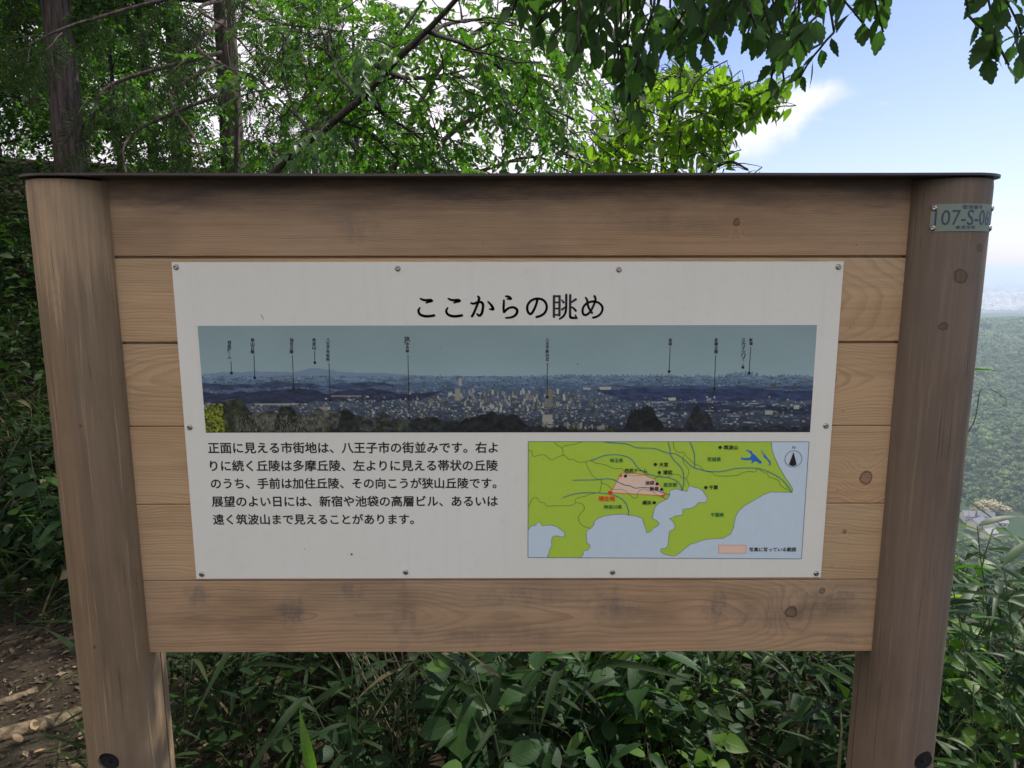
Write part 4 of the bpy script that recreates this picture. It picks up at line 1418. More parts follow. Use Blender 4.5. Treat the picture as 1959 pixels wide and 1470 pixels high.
# ------------------------------------------------------------------ forest to the left and behind
def forest_tree(name, seed, H, r0, templ, leafmat, barkmat, low, spread, nl, label, cat, group, nsub=6, scale=1.6, droop=.2, spacing=.13, slen=1.1, updn=.25):
    r = np.random.default_rng(seed)
    root = empty(name, (0, 0, 0), label, cat, group)
    n = 12
    z = np.linspace(-.6, H, n)
    P = np.stack([np.cumsum(r.normal(0, .012 * H / n, n)), np.cumsum(r.normal(0, .012 * H / n, n)), z], -1)
    P[:2, :2] = 0
    R_ = r0 * (1 - .85 * np.clip(z / H, 0, 1)) + r0 * .35 * np.exp(-np.clip(z, 0, 9) * 3)
    V, F = tubes([(P, R_)], 14)
    link('trunk', np_mesh('trunk', V, F, True), barkmat, root)
    tb, MM, TT, KK = [], [], [], []
    for k in range(nl):
        h = low + (H - low) * ((k + r.random()) / nl) ** 1.15
        a = r.uniform(0, 2 * PI)
        f = (h - low) / (H - low)
        L = spread * (1.05 - .75 * f) * r.uniform(.65, 1.1)
        s = np.array([np.interp(h, z, P[:, 0]), np.interp(h, z, P[:, 1]), h])
        e = s + np.array([math.cos(a) * L, math.sin(a) * L, L * (updn + r.normal(0, .12))])
        B, Rb = limb(s, e, .05, max(.012, r0 * .22 * (1.1 - f)), r, 8, .06)
        tb.append((B, Rb))
        t_, M_, T_, K_ = foliage_on(B, r, nsub, slen, templ, spacing, .2, droop, scale)
        tb += t_; MM.append(M_); TT.append(T_); KK.append(K_)
    V, F = tubes(tb, 4)
    tag(link('branches', np_mesh('branches', V, F), barkmat, root), kind='stuff')
    cr = link('crown', crown_mesh('crown', templ, np.concatenate(MM), np.concatenate(TT), np.concatenate(KK)), leafmat, root)
    tag(cr, kind='stuff')
    return root


def place(root, x, y, rot=0, s=1):
    root.location = (x, y, float(ground_z(x, y))); root.rotation_euler = (0, 0, rot); root.scale = (s, s, s)


LBL_CYP = 'dark cypress with bare lower trunk standing in the forest behind the board'
LBL_DEC = 'green broadleaf forest tree standing among the trees behind the board on the left'
cyA = forest_tree('cypress_tree', 41, 11, .16, CYP, M_HINOKI, M_BARK, 3.4, 2.2, 24, LBL_CYP, 'tree', 'cypress trees in the forest', 4, 1.3, .5, .17, .8, -.05)
cyB = forest_tree('cypress_tree', 42, 9, .13, CYP, M_HINOKI, M_BARK, 2.6, 1.6, 26, LBL_CYP, 'tree', 'cypress trees in the forest', 4, 1.2, .5, .15, .6, -.05)
deA = forest_tree('broadleaf_tree', 43, 8, .10, SPR, M_FRESH, M_BARK2, .8, 2.6, 30, LBL_DEC, 'tree', 'broadleaf trees in the forest', 6, 1.7, .15, .14, 1.1, .3)
deB = forest_tree('broadleaf_tree', 44, 6, .07, SPR, M_FRESH, M_BARK2, .5, 2.2, 27, LBL_DEC, 'tree', 'broadleaf trees in the forest', 6, 1.7, .15, .14, 1.0, .3)

# the two trunks the photograph shows above the board
p1 = on_y(140, 330, 5.9); p2 = on_y(450, 330, 7.2)
place(cyA, p1[0], p1[1], .4); cyA['label'] = 'cypress with thick straight trunk rising behind the left end of the board'; del cyA['group']
place(cyB, p2[0], p2[1], 2.0, 1.15); cyB['label'] = 'cypress trunk wrapped in foliage, right of the thick straight trunk'; del cyB['group']
ORD = ['leftmost', 'second', 'third', 'fourth', 'fifth', 'sixth', 'seventh', 'eighth', 'ninth', 'tenth', 'eleventh', 'twelfth', 'thirteenth', 'fourteenth', 'fifteenth', 'sixteenth', 'seventeenth']


def by_azimuth(L): return sorted(L, key=lambda q: math.atan2(q[0] - CAM[0], q[1] - CAM[1]))


CYG = by_azimuth([(-9.6, 10.5, 1.0), (-6.4, 13.0, 1.1), (-12.0, 13.5, 1.1), (-13.5, 8.0, 1.0), (-5.8, 20.5, 1.1)])
for i, (x, y, s) in enumerate(CYG):
    lb = ORD[i] + (' cypress of the forest behind the left half of the board' if i == 0 else ' cypress from the left in the forest behind the board')
    copy_thing(cyA if i % 2 else cyB, (x, y, float(ground_z(x, y))), rnd.uniform(0, 6), s, lb)['group'] = 'cypress trees in the forest'
DEG = by_azimuth([(-6.2, 4.4, .8), (-6.9, 7.8, 1.0), (-9.6, 7.0, 1.0), (-10.5, 12.5, 1.1), (-3.6, 12.8, .8), (-12.8, 17, 1.3), (-8.3, 12.5, 1.0), (-9.5, 4.2, .9), (-15, 12, 1.2), (-11.5, 6.0, 1.0), (-5.4, 9.8, .8), (-4.2, 6.6, .62), (-2.2, 9.2, .7), (-13, 21, 1.5)])
for i, (x, y, s) in enumerate(DEG):
    lb = ORD[i] + (' broadleaf tree of the forest behind the left half of the board' if i == 0 else ' broadleaf tree from the left in the forest behind the board')
    if i < 2:
        o = (deA, deB)[i]; place(o, x, y, 1.0 + 2 * i, s); o['label'] = lb
    else:
        copy_thing(deA if i % 2 else deB, (x, y, float(ground_z(x, y))), rnd.uniform(0, 6), s, lb)

# ------------------------------------------------------------------ trees whose branches the photograph shows one by one
LEAF_COPY = {}


def leaf_obj(me, mat, parent, pos, d, up, s):
    M = frames(np.asarray(d, float)[None], np.asarray(up, float)[None])[0]
    if me.materials and me.materials[0] is not mat:      # the same blade in another leaf colour
        key = (me.name, mat.name)
        if key not in LEAF_COPY:
            LEAF_COPY[key] = me.copy(); LEAF_COPY[key].materials[0] = mat
        me = LEAF_COPY[key]
    o = bpy.data.objects.new('leaf', me)
    C.objects.link(o)
    if not me.materials: me.materials.append(mat)
    o.parent = parent
    mw = Matrix(M.tolist()).to_4x4()
    o.rotation_euler = mw.to_euler()
    o.location = Vector(pos) - parent.location
    o.scale = (s, s, s)
    return o


def px_limb(pts, r0, r, seg=5):
    """limb through picture positions (px, py, Y)"""
    P = smooth_path(np.array([on_y(*q) for q in pts]), seg)
    P += np.cumsum(r.normal(0, .004, P.shape), 0) * .5
    return P, np.linspace(r0, r0 * .3, len(P))


def branch_tree(name, base, r0, limbs, templ, leafmat, barkmat, label, seed, nsub, slen, scale, spacing, droop=.2, cat='tree', hub=None, flat=.4, extra=()):
    """trunk from base to hub and limbs that start at the hub (or on their own path)"""
    r = np.random.default_rng(seed)
    root = empty(name, tuple(base), label, cat)
    b0 = np.array(base)
    hub = np.array(hub)
    tp, tr = limb(b0 - [0, 0, .5], hub, .0, r0, r, 8, .03); tr = np.linspace(r0, r0 * .5, 8)
    V, F = tubes([(tp - b0, tr)], 10)
    link('trunk', np_mesh('trunk', V, F, True), barkmat, root)
    MM, TT, KK, tb = [], [], [], []
    for (path, lr, dense) in limbs:
        P, R_ = path
        br, brr = tubes([(P - b0, R_)], 8)
        link('branch', np_mesh('branch', br, brr, True), barkmat, root)
        if dense > 0:
            t_, M_, T_, K_ = foliage_on(P, r, max(1, int(nsub * dense)), slen, templ, spacing, .12, droop, scale, 0, flat)
            tb += [(q - b0, w_) for q, w_ in t_]; MM.append(M_); TT.append(T_ - b0); KK.append(K_)
    V, F = tubes(tb, 4)
    tag(link('twigs', np_mesh('twigs', V, F), barkmat, root), kind='stuff')
    cr = link('crown', crown_mesh('crown', templ, np.concatenate(MM), np.concatenate(TT), np.concatenate(KK)), leafmat, root)
    tag(cr, kind='stuff')
    return root


r1 = np.random.default_rng(77)
# the leaning tree with a dark diagonal branch
bx_, by_ = -2.0, 3.0
base = (bx_, by_, float(ground_z(bx_, by_)))
lims = []
lims.append((px_limb([(380, 520, 2.9), (520, 335, 2.7), (600, 262, 2.5), (690, 190, 2.3), (770, 105, 2.1), (860, 15, 1.9), (930, -60, 1.8)], .026, r1), 0, .35))
lims.append((px_limb([(520, 335, 2.7), (610, 240, 3.0), (700, 150, 3.3), (790, 40, 3.5), (850, -60, 3.6)], .017, r1), 0, .6))
lims.append((px_limb([(720, 125, 2.2), (780, 148, 2.6), (890, 148, 3.0), (1000, 120, 3.3)], .015, r1), 0, .9))
lims.append((px_limb([(700, 182, 2.3), (740, 220, 2.8), (800, 260, 3.2), (880, 330, 3.6), (930, 380, 3.7)], .013, r1), 0, .9))
lims.append((px_limb([(640, 225, 2.5), (700, 250, 2.9), (760, 300, 3.3), (820, 350, 3.6)], .011, r1), 0, .9))
lims.append((px_limb([(600, 262, 2.5), (560, 200, 3.0), (545, 100, 3.4), (600, -20, 3.8)], .012, r1), 0, 1.0))
lims.append((px_limb([(820, 60, 2.0), (900, 90, 2.6), (1020, 180, 3.2), (1110, 300, 3.8), (1140, 350, 3.9)], .012, r1), 0, 1.3))
lims.append((px_limb([(790, 90, 2.1), (870, 40, 2.7), (980, 40, 3.2), (1080, 100, 3.6)], .012, r1), 0, 1.2))
lims.append((px_limb([(690, 190, 2.3), (640, 130, 2.8), (630, 60, 3.3), (680, -30, 3.6)], .012, r1), 0, 1.0))
branch_tree('leaning_tree', base, .05, lims, PIN, M_FRESH, M_BARK2, 'slender tree with a dark diagonal branch and feathery leaves behind the board', 5, 13, .6, .95, .09, .3,
            hub=on_y(380, 520, 2.9))
# loose tree further back that closes the middle
bx_, by_ = .2, 7.0
base = (bx_, by_, float(ground_z(bx_, by_)))
lims = []
for (pts, rr_, de) in (([(700, 700, 6.8), (720, 420, 6.6), (690, 300, 6.3), (600, 180, 6.0), (560, 40, 6.0)], .05, 1.0),
                       ([(720, 420, 6.6), (800, 320, 6.2), (900, 230, 5.9), (1010, 200, 5.6), (1120, 240, 5.4)], .035, 1.2),
                       ([(720, 420, 6.6), (780, 250, 6.2), (850, 120, 5.9), (960, 30, 5.6), (1060, -20, 5.5)], .035, 1.0),
                       ([(800, 320, 6.2), (900, 330, 6.0), (1020, 300, 5.8), (1100, 330, 5.8)], .025, 1.0),
                       ([(850, 120, 5.9), (960, 130, 5.6), (1060, 150, 5.3), (1140, 175, 5.1)], .02, .8),
                       ([(690, 300, 6.3), (560, 300, 6.0), (480, 260, 5.8)], .02, .8)):
    lims.append((px_limb(pts, rr_, r1), 0, de))
branch_tree('loose_tree', base, .09, lims, SPR, M_FRESH, M_BARK, 'open crowned tree filling the middle background with sky between its leaves', 6, 15, .8, 1.15, .12, .25,
            hub=on_y(700, 700, 6.8))
bx_, by_ = 2.2, 5.5
# cypress boughs that droop in from the left
q = on_y(425, 330, 4.9)
base = (q[0], 4.9, float(ground_z(q[0], 4.9)))
lims = []
for pts in ([(425, 40, 4.6), (380, 90, 4.0), (470, 150, 3.6), (560, 240, 3.5)], [(420, 120, 4.6), (330, 180, 4.0), (370, 260, 3.7), (400, 340, 3.6)],
            [(425, -30, 4.6), (200, 30, 4.2), (110, 60, 4.0), (20, 110, 3.9)], [(425, 100, 4.6), (220, 160, 4.2), (180, 230, 4.0), (170, 330, 3.9)],
            [(430, -60, 4.6), (420, -30, 4.0), (520, 40, 3.6), (640, 60, 3.4)], [(420, 180, 4.6), (250, 260, 4.2), (240, 340, 4.0)],
            [(425, 0, 4.6), (380, 20, 4.3), (440, 60, 4.1), (500, 130, 4.1)]):
    lims.append((px_limb(pts, .016, r1), 0, 1.0))
branch_tree('young_cypress', base, .03, lims, CYP, M_HINOKI, M_BARK, 'young cypress with dark drooping boughs between the two trunks', 7, 5, .42, .8, .09, .6,
            hub=on_y(425, -60, 4.7))


# ---- leaves large enough to be told apart: near canopy at upper right and the sunlit tree under it
def twig_leaves(root, targets, mes, mat, seed, nleaf, tl, lift, leaf_s, up_to, conn=.006):
    """each target gets a twig ending there with leaves set alternately along it"""
    r = np.random.default_rng(seed)
    tb, L = [], []
    rl = np.array(root.location)
    for (px, py, Y) in targets:
        e = on_y(px, py, Y)
        d = nrm(np.array([r.normal(0, .55) + lift[0], r.normal(0, .4) + lift[1], lift[2]]))
        s = e + d * tl * r.uniform(.7, 1.3)
        P, R_ = limb(s, e, .05, .0028, r, 6, .05)
        tb.append((P - rl, R_))
        if up_to is not None:
            h = np.array(up_to(s)); Q, R2 = limb(h, s, .04, .006, r, 6, .05); tb.append((Q - rl, np.linspace(conn, conn * .5, 6)))
        for k in range(nleaf):
            t = (k + .6) / nleaf; x = t * 5; j = min(int(x), 4); p = P[j] * (1 - x + j) + P[j + 1] * (x - j)
            td = nrm(P[j + 1] - P[j]); sd_ = nrm(np.cross(td, [r.normal(0, .3), -1, r.normal(0, .3)])) * (1 if k % 2 else -1)
            if k == nleaf - 1: sd_ = sd_ * .2
            dd = nrm(td * .55 + sd_ * .8 + np.array([0, 0, -.55]) + r.normal(0, .18, 3))
            up = nrm(np.array([r.normal(0, .6), r.normal(-.15, .6), .9]))
            L.append((p, dd, up, leaf_s * r.uniform(.72, 1.15), r.integers(0, len(mes))))
    V, F = tubes(tb, 4)
    tag(link('twigs', np_mesh('twigs', V, F), M_BARK2, root), kind='stuff')
    # the 300 nearest that fall in the picture are objects, the rest one mesh
    P = np.array([q[0] for q in L]); sx, sy, f = project(P)
    inside = (sx > -40) & (sx < 2000) & (sy > -40) & (sy < 335)
    order = sorted(range(len(L)), key=lambda i: (not inside[i], f[i]))
    big = [i for i in order[:300] if inside[i]]
    mm = [np_mesh('leaf', *g) for g in mes]
    for i in big:
        p, dd, up, s, k = L[i]
        leaf_obj(mm[k], mat, root, p, dd, up, s)
    rest = [L[i] for i in order if i not in set(big)]
    return rest


def rest_mesh(root, rest, mes, mat):
    if not rest: return
    rl = np.array(root.location)
    parts = []
    for k, (tv, tf) in enumerate(mes):
        s = [q for q in rest if q[4] == k]
        if s:
            M = frames(np.array([q[1] for q in s]), np.array([q[2] for q in s])) * np.array([q[3] for q in s])[:, None, None]
            parts.append(scatter(tv, tf, M, np.array([q[0] for q in s]) - rl))
    V, F = join_np(parts)
    tag(link('crown', np_mesh('crown', V, F), mat, root), kind='stuff')


# near canopy
cb = (3.3, .6, float(ground_z(3.3, .6)))
canopy = empty('overhanging_tree', cb, 'tree whose large dark toothed leaves hang over the right half of the board', 'tree')
trk, trr = limb(np.array(cb) - [0, 0, .6], np.array([2.9, .7, 3.4]), .02, .10, r1, 9, .02)
V, F = tubes([(trk - cb, np.linspace(.11, .07, 9))], 12); link('trunk', np_mesh('trunk', V, F, True), M_BARK2, canopy)
LB = [smooth_path([(3.0, .7, 2.9), (2.3, .62, 2.75), (1.6, .6, 2.62), (.9, .7, 2.6), (.3, .8, 2.62), (-.1, .9, 2.7)], 4),
      smooth_path([(2.9, .75, 3.1), (2.2, .95, 2.95), (1.5, 1.15, 2.85), (.8, 1.25, 2.8), (.2, 1.3, 2.85)], 4),
      smooth_path([(2.9, .65, 3.0), (2.4, .3, 2.7), (1.9, .15, 2.5), (1.5, .1, 2.4)], 4)]
for q in LB:
    V, F = tubes([(q - cb, np.linspace(.035, .008, len(q)))], 8); link('branch', np_mesh('branch', V, F, True), M_BARK2, canopy)
LBP = np.concatenate(LB)


def near_limb(s):
    d = np.linalg.norm(LBP - s, axis=1) + np.where(LBP[:, 2] < s[2], 5, 0)
    return LBP[int(np.argmin(d))]


DX = [930, 960, 1000, 1060, 1100, 1150, 1190, 1225, 1250, 1290, 1330, 1370, 1400, 1440, 1490, 1530, 1560, 1600, 1650, 1700, 1712, 1718, 1800, 1815, 1850, 1870, 1900, 1930, 1959, 2000]
DD = [-45, 40, 95, 90, 130, 130, 200, 205, 120, 115, 150, 120, 125, 110, 150, 145, 70, 62, 50, 60, 10, -60, -60, 5, 15, 100, 120, 145, 150, 160]
tg = []
rr_ = np.random.default_rng(21)
while len(tg) < 128:
    x = rr_.uniform(930, 1990)
    if 1712 < x < 1812: continue
    D = np.interp(x, DX, DD) - 22 - (22 if x > 1300 else 0) - (12 if x > 1800 else 0)
    y = rr_.uniform(-120, max(D, -110)) if rr_.random() < .62 else D - rr_.uniform(0, 22)
    if y > D: continue
    if x > 1540 and rr_.random() < .35: continue
    tg.append((x, y, rr_.uniform(.25, 1.15)))
tg += [(1475, 150, .5), (1500, 155, .5), (1530, 150, .5), (1225, 208, .6), (1205, 195, .65), (1885, 112, .4), (1905, 100, .4), (1930, 125, .4), (1952, 105, .45), (1690, 62, .5), (1655, 50, .5)]
CL = [G_SERR, G_SERR2]
rest = twig_leaves(canopy, tg, CL, M_CANOPY, 3, 7, .17, (.15, 0, 1.0), .70, near_limb)
for _ in range(1100):      # the part of the crown above the picture
    q = LBP[rr_.integers(0, len(LBP))] + rr_.normal(0, 1, 3) * [.45, .45, .28] + [0, 0, .25]
    sx, sy, f = project(q[None])
    if sy[0] > -60 and f[0] > .1 and -100 < sx[0] < 2060: continue
    rest.append((q, nrm(rr_.normal(0, 1, 3) + [0, 0, -.6]), nrm(rr_.normal(0, .5, 3) + [0, 0, 1]), rr_.uniform(.8, 1.2), int(rr_.integers(0, 2))))
rest_mesh(canopy, rest, CL, M_CANOPY)

# sunlit tree
sb_ = (1.35, 2.6, float(ground_z(1.35, 2.6)))
sunny = empty('sunlit_tree', sb_, 'small tree with bright yellow-green sunlit leaves above the right half of the board', 'tree')
HUB = on_y(1270, 430, 2.4)
trk, trr = limb(np.array(sb_) - [0, 0, .5], HUB, .0, .035, r1, 8, .03)
V, F = tubes([(trk - sb_, np.linspace(.038, .024, 8))], 10); link('trunk', np_mesh('trunk', V, F, True), M_BARK2, sunny)
SL = []
for pts in ([(1270, 430, 2.4), (1300, 300, 2.3), (1370, 225, 2.2), (1480, 185, 2.1)], [(1270, 430, 2.4), (1270, 300, 2.4), (1290, 220, 2.3), (1310, 150, 2.2)],
            [(1270, 430, 2.4), (1230, 330, 2.5), (1200, 260, 2.5), (1180, 220, 2.4)], [(1270, 430, 2.4), (1330, 350, 2.2), (1390, 310, 2.1), (1430, 325, 2.0)],
            [(1250, 380, 2.4), (1190, 340, 2.4), (1140, 310, 2.4)]):
    P, R_ = px_limb(pts, .014, r1, 5)
    SL.append(P)
    V, F = tubes([(P - sb_, R_)], 7); link('branch', np_mesh('branch', V, F, True), M_BARK2, sunny)
SLP = np.concatenate(SL)


def near_sun(s):
    return SLP[int(np.argmin(np.linalg.norm(SLP - s, axis=1)))]


tg = []
X0 = [150, 170, 200, 230, 260, 290, 320, 340, 420]
XL0 = [1290, 1255, 1190, 1165, 1150, 1135, 1125, 1120, 1120]; XR0 = [1330, 1370, 1478, 1432, 1400, 1385, 1400, 1440, 1450]
while len(tg) < 185:
    y = rr_.uniform(150, 400)
    if y > 330 and rr_.random() < .75: continue
    x = rr_.uniform(np.interp(y, X0, XL0), np.interp(y, X0, XR0))
    tg.append((x, y, rr_.uniform(1.9, 2.9)))
for _ in range(26): tg.append((rr_.uniform(1370, 1490), rr_.uniform(170, 235), 2.1 + rr_.uniform(-.1, .2)))
tg = [q for q in tg if not (q[0] > 1420 and q[1] > 240 and q[1] < 300)]
tg += [(1488, 185, 2.1), (1470, 180, 2.1), (1440, 200, 2.1), (1420, 215, 2.1), (1400, 195, 2.1)]
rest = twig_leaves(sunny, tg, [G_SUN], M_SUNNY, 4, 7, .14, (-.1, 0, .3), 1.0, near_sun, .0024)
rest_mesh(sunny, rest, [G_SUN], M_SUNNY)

# ------------------------------------------------------------------ undergrowth
ME = {k: np_mesh('leaf', *g) for k, g in dict(bam=G_BAM, bam2=G_BAM2, bam3=G_BAM3, bams=G_BAM, bam2s=G_BAM2, bam3s=G_BAM3, heart=G_HEART, round=G_ROUND, long=G_LONG, serr=G_SERR).items()}


def bamboo_clump(seed, n, H, label, group, name='dwarf_bamboo', mat=M_BAMBOO):
    r = np.random.default_rng(seed)
    root = empty(name, (0, 0, 0), label, 'plant', group)
    tb = []
    for k in range(n):
        a = r.uniform(0, 2 * PI); h = H * r.uniform(.55, 1.05); lean = r.uniform(.1, .55) * h
        s = np.array([r.normal(0, .06), r.normal(0, .06), -.12]); e = np.array([s[0] + math.cos(a) * lean, s[1] + math.sin(a) * lean, h])
        P, R_ = limb(s, e, .06, .0028, r, 7, .03)
        tb.append((P, R_ * .8))
        nl = r.integers(5, 8)
        for j in range(nl):
            t = 1 - .52 * j / nl; x = t * 6; i = min(int(x), 5); p = P[i] * (1 - x + i) + P[i + 1] * (x - i)
            aa = r.uniform(0, 2 * PI)
            td = nrm(P[i + 1] - P[i])
            d = nrm(np.array([math.cos(aa), math.sin(aa), r.uniform(-.15, .55)]) + td * .4)
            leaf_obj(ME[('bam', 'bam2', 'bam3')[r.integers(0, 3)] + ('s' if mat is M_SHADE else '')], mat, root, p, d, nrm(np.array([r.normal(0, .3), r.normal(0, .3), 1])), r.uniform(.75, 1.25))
    V, F = tubes(tb, 4)
    tag(link('stems', np_mesh('stems', V, F), M_STEM, root), kind='stuff')
    return root


def broad_plant(seed, n, H, kinds, mat, label, group, name, spread=.5, nl=6, cat='plant', ls=1.0):
    r = np.random.default_rng(seed)
    root = empty(name, (0, 0, 0), label, cat, group)
    tb = []
    for k in range(n):
        a = r.uniform(0, 2 * PI); h = H * r.uniform(.5, 1.05); lean = r.uniform(.2, 1) * spread * h
        s = np.array([r.normal(0, .05), r.normal(0, .05), -.12]); e = np.array([s[0] + math.cos(a) * lean, s[1] + math.sin(a) * lean, h])
        P, R_ = limb(s, e, .10, .004, r, 7, .05)
        tb.append((P, R_ * .7))
        for j in range(nl):
            t = 1 - .62 * j / nl; x = t * 6; i = min(int(x), 5); p = P[i] * (1 - x + i) + P[i + 1] * (x - i)
            aa = a + (1.3 if j % 2 else -1.3) * (j > 0) + r.normal(0, .4)
            d = nrm(np.array([math.cos(aa), math.sin(aa), r.uniform(-.45, .25)]))
            leaf_obj(ME[kinds[r.integers(0, len(kinds))]], mat, root, p, d, nrm(np.array([r.normal(0, .3), r.normal(-.25, .3), 1])), ls * r.uniform(.7, 1.2))
    V, F = tubes(tb, 4)
    tag(link('stems', np_mesh('stems', V, F), M_STEM, root), kind='stuff')
    return root


def spot(x, y): return (x, y, float(ground_z(x, y)))


COLS = ['at the far left end', 'left of the middle', 'at the middle', 'right of the middle', 'at the far right end']


def where(x, y, zone):
    """words for the place of a plant: column by its bearing from the camera, row by its distance"""
    a = (x - CAM[0]) / (y - CAM[1])
    if zone == 'under':
        k = min(4, max(0, int((a + .40) / .16))); return COLS[k] + ' under the board, ' + ('front row' if y < .62 else 'middle row' if y < .95 else 'back row')
    if zone == 'right':
        return ('close to the right post' if a < .62 else 'near the right edge of the picture') + ', ' + ('front row' if y < .45 else 'middle row' if y < 1.0 else 'back row')
    return ('beside the left post' if a > -.64 else 'near the left edge of the picture') + ', ' + ('front row' if y < 2.3 else 'middle row' if y < 3.2 else 'back row')


def spread_out(protos, spots, words, groups):
    used = set()
    for i, (x, y, s) in enumerate(spots):
        k = i % len(protos)
        zone = 'left' if x < -.95 else 'right' if x > .80 else 'under'
        if k not in used:
            o = protos[k]; used.add(k); o.location = spot(x, y); o.rotation_euler = (0, 0, rnd.uniform(0, 6)); o.scale = (s, s, s)
        else:
            o = copy_thing(protos[k], spot(x, y), rnd.uniform(0, 6), s)
        o['label'] = words + ' ' + where(x, y, zone); o['group'] = groups + {'left': ' left of the board', 'right': ' right of the board', 'under': ' under the board'}[zone]


pr_ = [bamboo_clump(100 + k, 6, .62 + .1 * k, '', '') for k in range(4)]
sp_ = []
for k in range(10):
    sp_.append((rnd.uniform(.28, .80), rnd.uniform(.6, 1.5), rnd.uniform(.55, .85)))
for k in range(10):
    sp_.append((rnd.uniform(.92, 1.9), rnd.uniform(.1, 1.9), rnd.uniform(.5, .76)))
sp_ += [(1.22, .30, .78), (1.46, .5, 1.08), (1.64, .8, 1.0), (1.30, .52, 1.22), (1.50, .95, 1.2)]
spread_out(pr_, sp_, 'green dwarf bamboo', 'dwarf bamboo')
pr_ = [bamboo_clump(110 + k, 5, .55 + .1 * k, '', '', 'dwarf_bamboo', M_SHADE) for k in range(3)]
sp_ = []
for k in range(9):
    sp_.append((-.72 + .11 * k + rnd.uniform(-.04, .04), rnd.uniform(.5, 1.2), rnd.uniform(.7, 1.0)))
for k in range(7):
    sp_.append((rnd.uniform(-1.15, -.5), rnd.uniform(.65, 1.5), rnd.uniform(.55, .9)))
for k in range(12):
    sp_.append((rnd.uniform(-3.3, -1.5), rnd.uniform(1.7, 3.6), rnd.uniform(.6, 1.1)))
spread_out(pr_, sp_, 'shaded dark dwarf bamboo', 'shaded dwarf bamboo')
pr_ = [broad_plant(200, 6, .50, ('heart', 'round'), M_BROAD, '', '', 'broad_leaved_plant', .7, 6), broad_plant(201, 7, .45, ('round', 'long'), M_BROAD, '', '', 'broad_leaved_plant', .7, 6),
       broad_plant(202, 6, .55, ('round', 'heart', 'long'), M_BROAD, '', '', 'broad_leaved_plant', .6, 7)]
sp_ = [(-.42, .50, .62), (-.12, .38, .66), (.00, .42, .9), (.10, .32, .8), (.18, .46, .9), (.24, .60, 1.0), (.05, .62, 1.05), (-.02, .9, 1.1), (.52, .62, .62), (.40, .95, .9), (.06, .24, .62), (.20, .30, .72), (-.05, .55, .9), (.33, .42, .7),
       (1.05, .25, .6), (1.45, 1.2, .8), (1.0, .55, .7), (-2.05, 1.95, .95), (-2.35, 2.2, 1.1), (-2.6, 2.0, .9), (-2.2, 2.6, 1.2)]
spread_out(pr_, sp_, 'broad leaved plant', 'broad leaved plants')
# broad leaved plants with sunlit brightness put into their lime leaf colour
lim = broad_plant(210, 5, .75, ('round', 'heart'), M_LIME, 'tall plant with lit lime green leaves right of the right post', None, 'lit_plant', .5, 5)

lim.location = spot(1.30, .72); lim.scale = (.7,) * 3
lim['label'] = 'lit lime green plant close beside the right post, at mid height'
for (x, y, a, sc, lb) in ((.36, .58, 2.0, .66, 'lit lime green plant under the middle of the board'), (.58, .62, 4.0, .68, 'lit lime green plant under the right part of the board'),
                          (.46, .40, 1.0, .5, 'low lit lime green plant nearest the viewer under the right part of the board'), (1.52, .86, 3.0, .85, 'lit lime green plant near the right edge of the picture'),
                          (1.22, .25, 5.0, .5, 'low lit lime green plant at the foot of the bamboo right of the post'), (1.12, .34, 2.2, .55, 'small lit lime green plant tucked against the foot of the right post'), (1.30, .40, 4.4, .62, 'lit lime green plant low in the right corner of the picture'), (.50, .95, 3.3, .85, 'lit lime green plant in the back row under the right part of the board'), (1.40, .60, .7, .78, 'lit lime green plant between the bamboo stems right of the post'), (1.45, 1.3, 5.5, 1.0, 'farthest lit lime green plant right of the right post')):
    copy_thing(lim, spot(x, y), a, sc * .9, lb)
# the single upright blade and heart leaf at the lower left of the gap
ql = on_y(603, 1478, .2)
blade = empty('upright_leaf', (ql[0], ql[1], float(ground_z(ql[0], ql[1]))), 'single upright bright lime leaf under the left part of the board', 'plant')
o = leaf_obj(ME['bam2'], M_LIME, blade, (ql[0], ql[1], ql[2] - .03), nrm(np.array([-.22, .05, 1])), nrm(np.array([.2, -1, .1])), 1.15)
V, F = tubes([(np.array([[0, 0, 0], [0, 0, .2], [0, 0, ql[2] - .03 - blade.location.z]]), np.array([.002, .002, .0015]))], 4)
link('stem', np_mesh('stem', V, F), M_STEM, blade)

# dry canes
dc = empty('dry_canes', spot(-.33, .72), 'bundle of dry straw coloured canes leaning under the left half of the board', 'plant')
tb = []
for k in range(17):
    a = r1.normal(0, .25)
    tb.append((limb(np.array([r1.normal(0, .05), r1.normal(0, .05), 0]), np.array([r1.normal(-.06, .14), r1.normal(0, .1), r1.uniform(.35, .75)]), .02, .0022, r1, 5, .02)))
V, F = tubes(tb, 4)
tag(link('cane', np_mesh('cane', V, F), M_STRAW, dc), kind='stuff')


# ground cover nobody could count: grass blades and low leaves
def cover(name, n, region, templ, mat, hmax, size, seed, label, up=.5):
    r = np.random.default_rng(seed)
    x = r.uniform(region[0], region[1], n); y = r.uniform(region[2], region[3], n)
    k = np.ones(n, bool)
    if len(region) > 4: k = region[4](x, y)
    x, y = x[k], y[k]; n = len(x)
    z = ground_z(x, y) + r.random(n) ** 1.4 * (hmax(x, y) if callable(hmax) else hmax)
    d = r.normal(size=(n, 3)); d[:, 2] = np.abs(d[:, 2]) * up + up * .4
    M = frames(nrm(d), nrm(r.normal(0, .35, (n, 3)) + [0, 0, 1])) * r.uniform(size[0], size[1], n)[:, None, None]
    V, F = scatter(templ[0], templ[1], M, np.stack([x, y, z], -1))
    o = link(name, np_mesh(name, V, F), mat)
    tag(o, label, None, None, 'stuff')


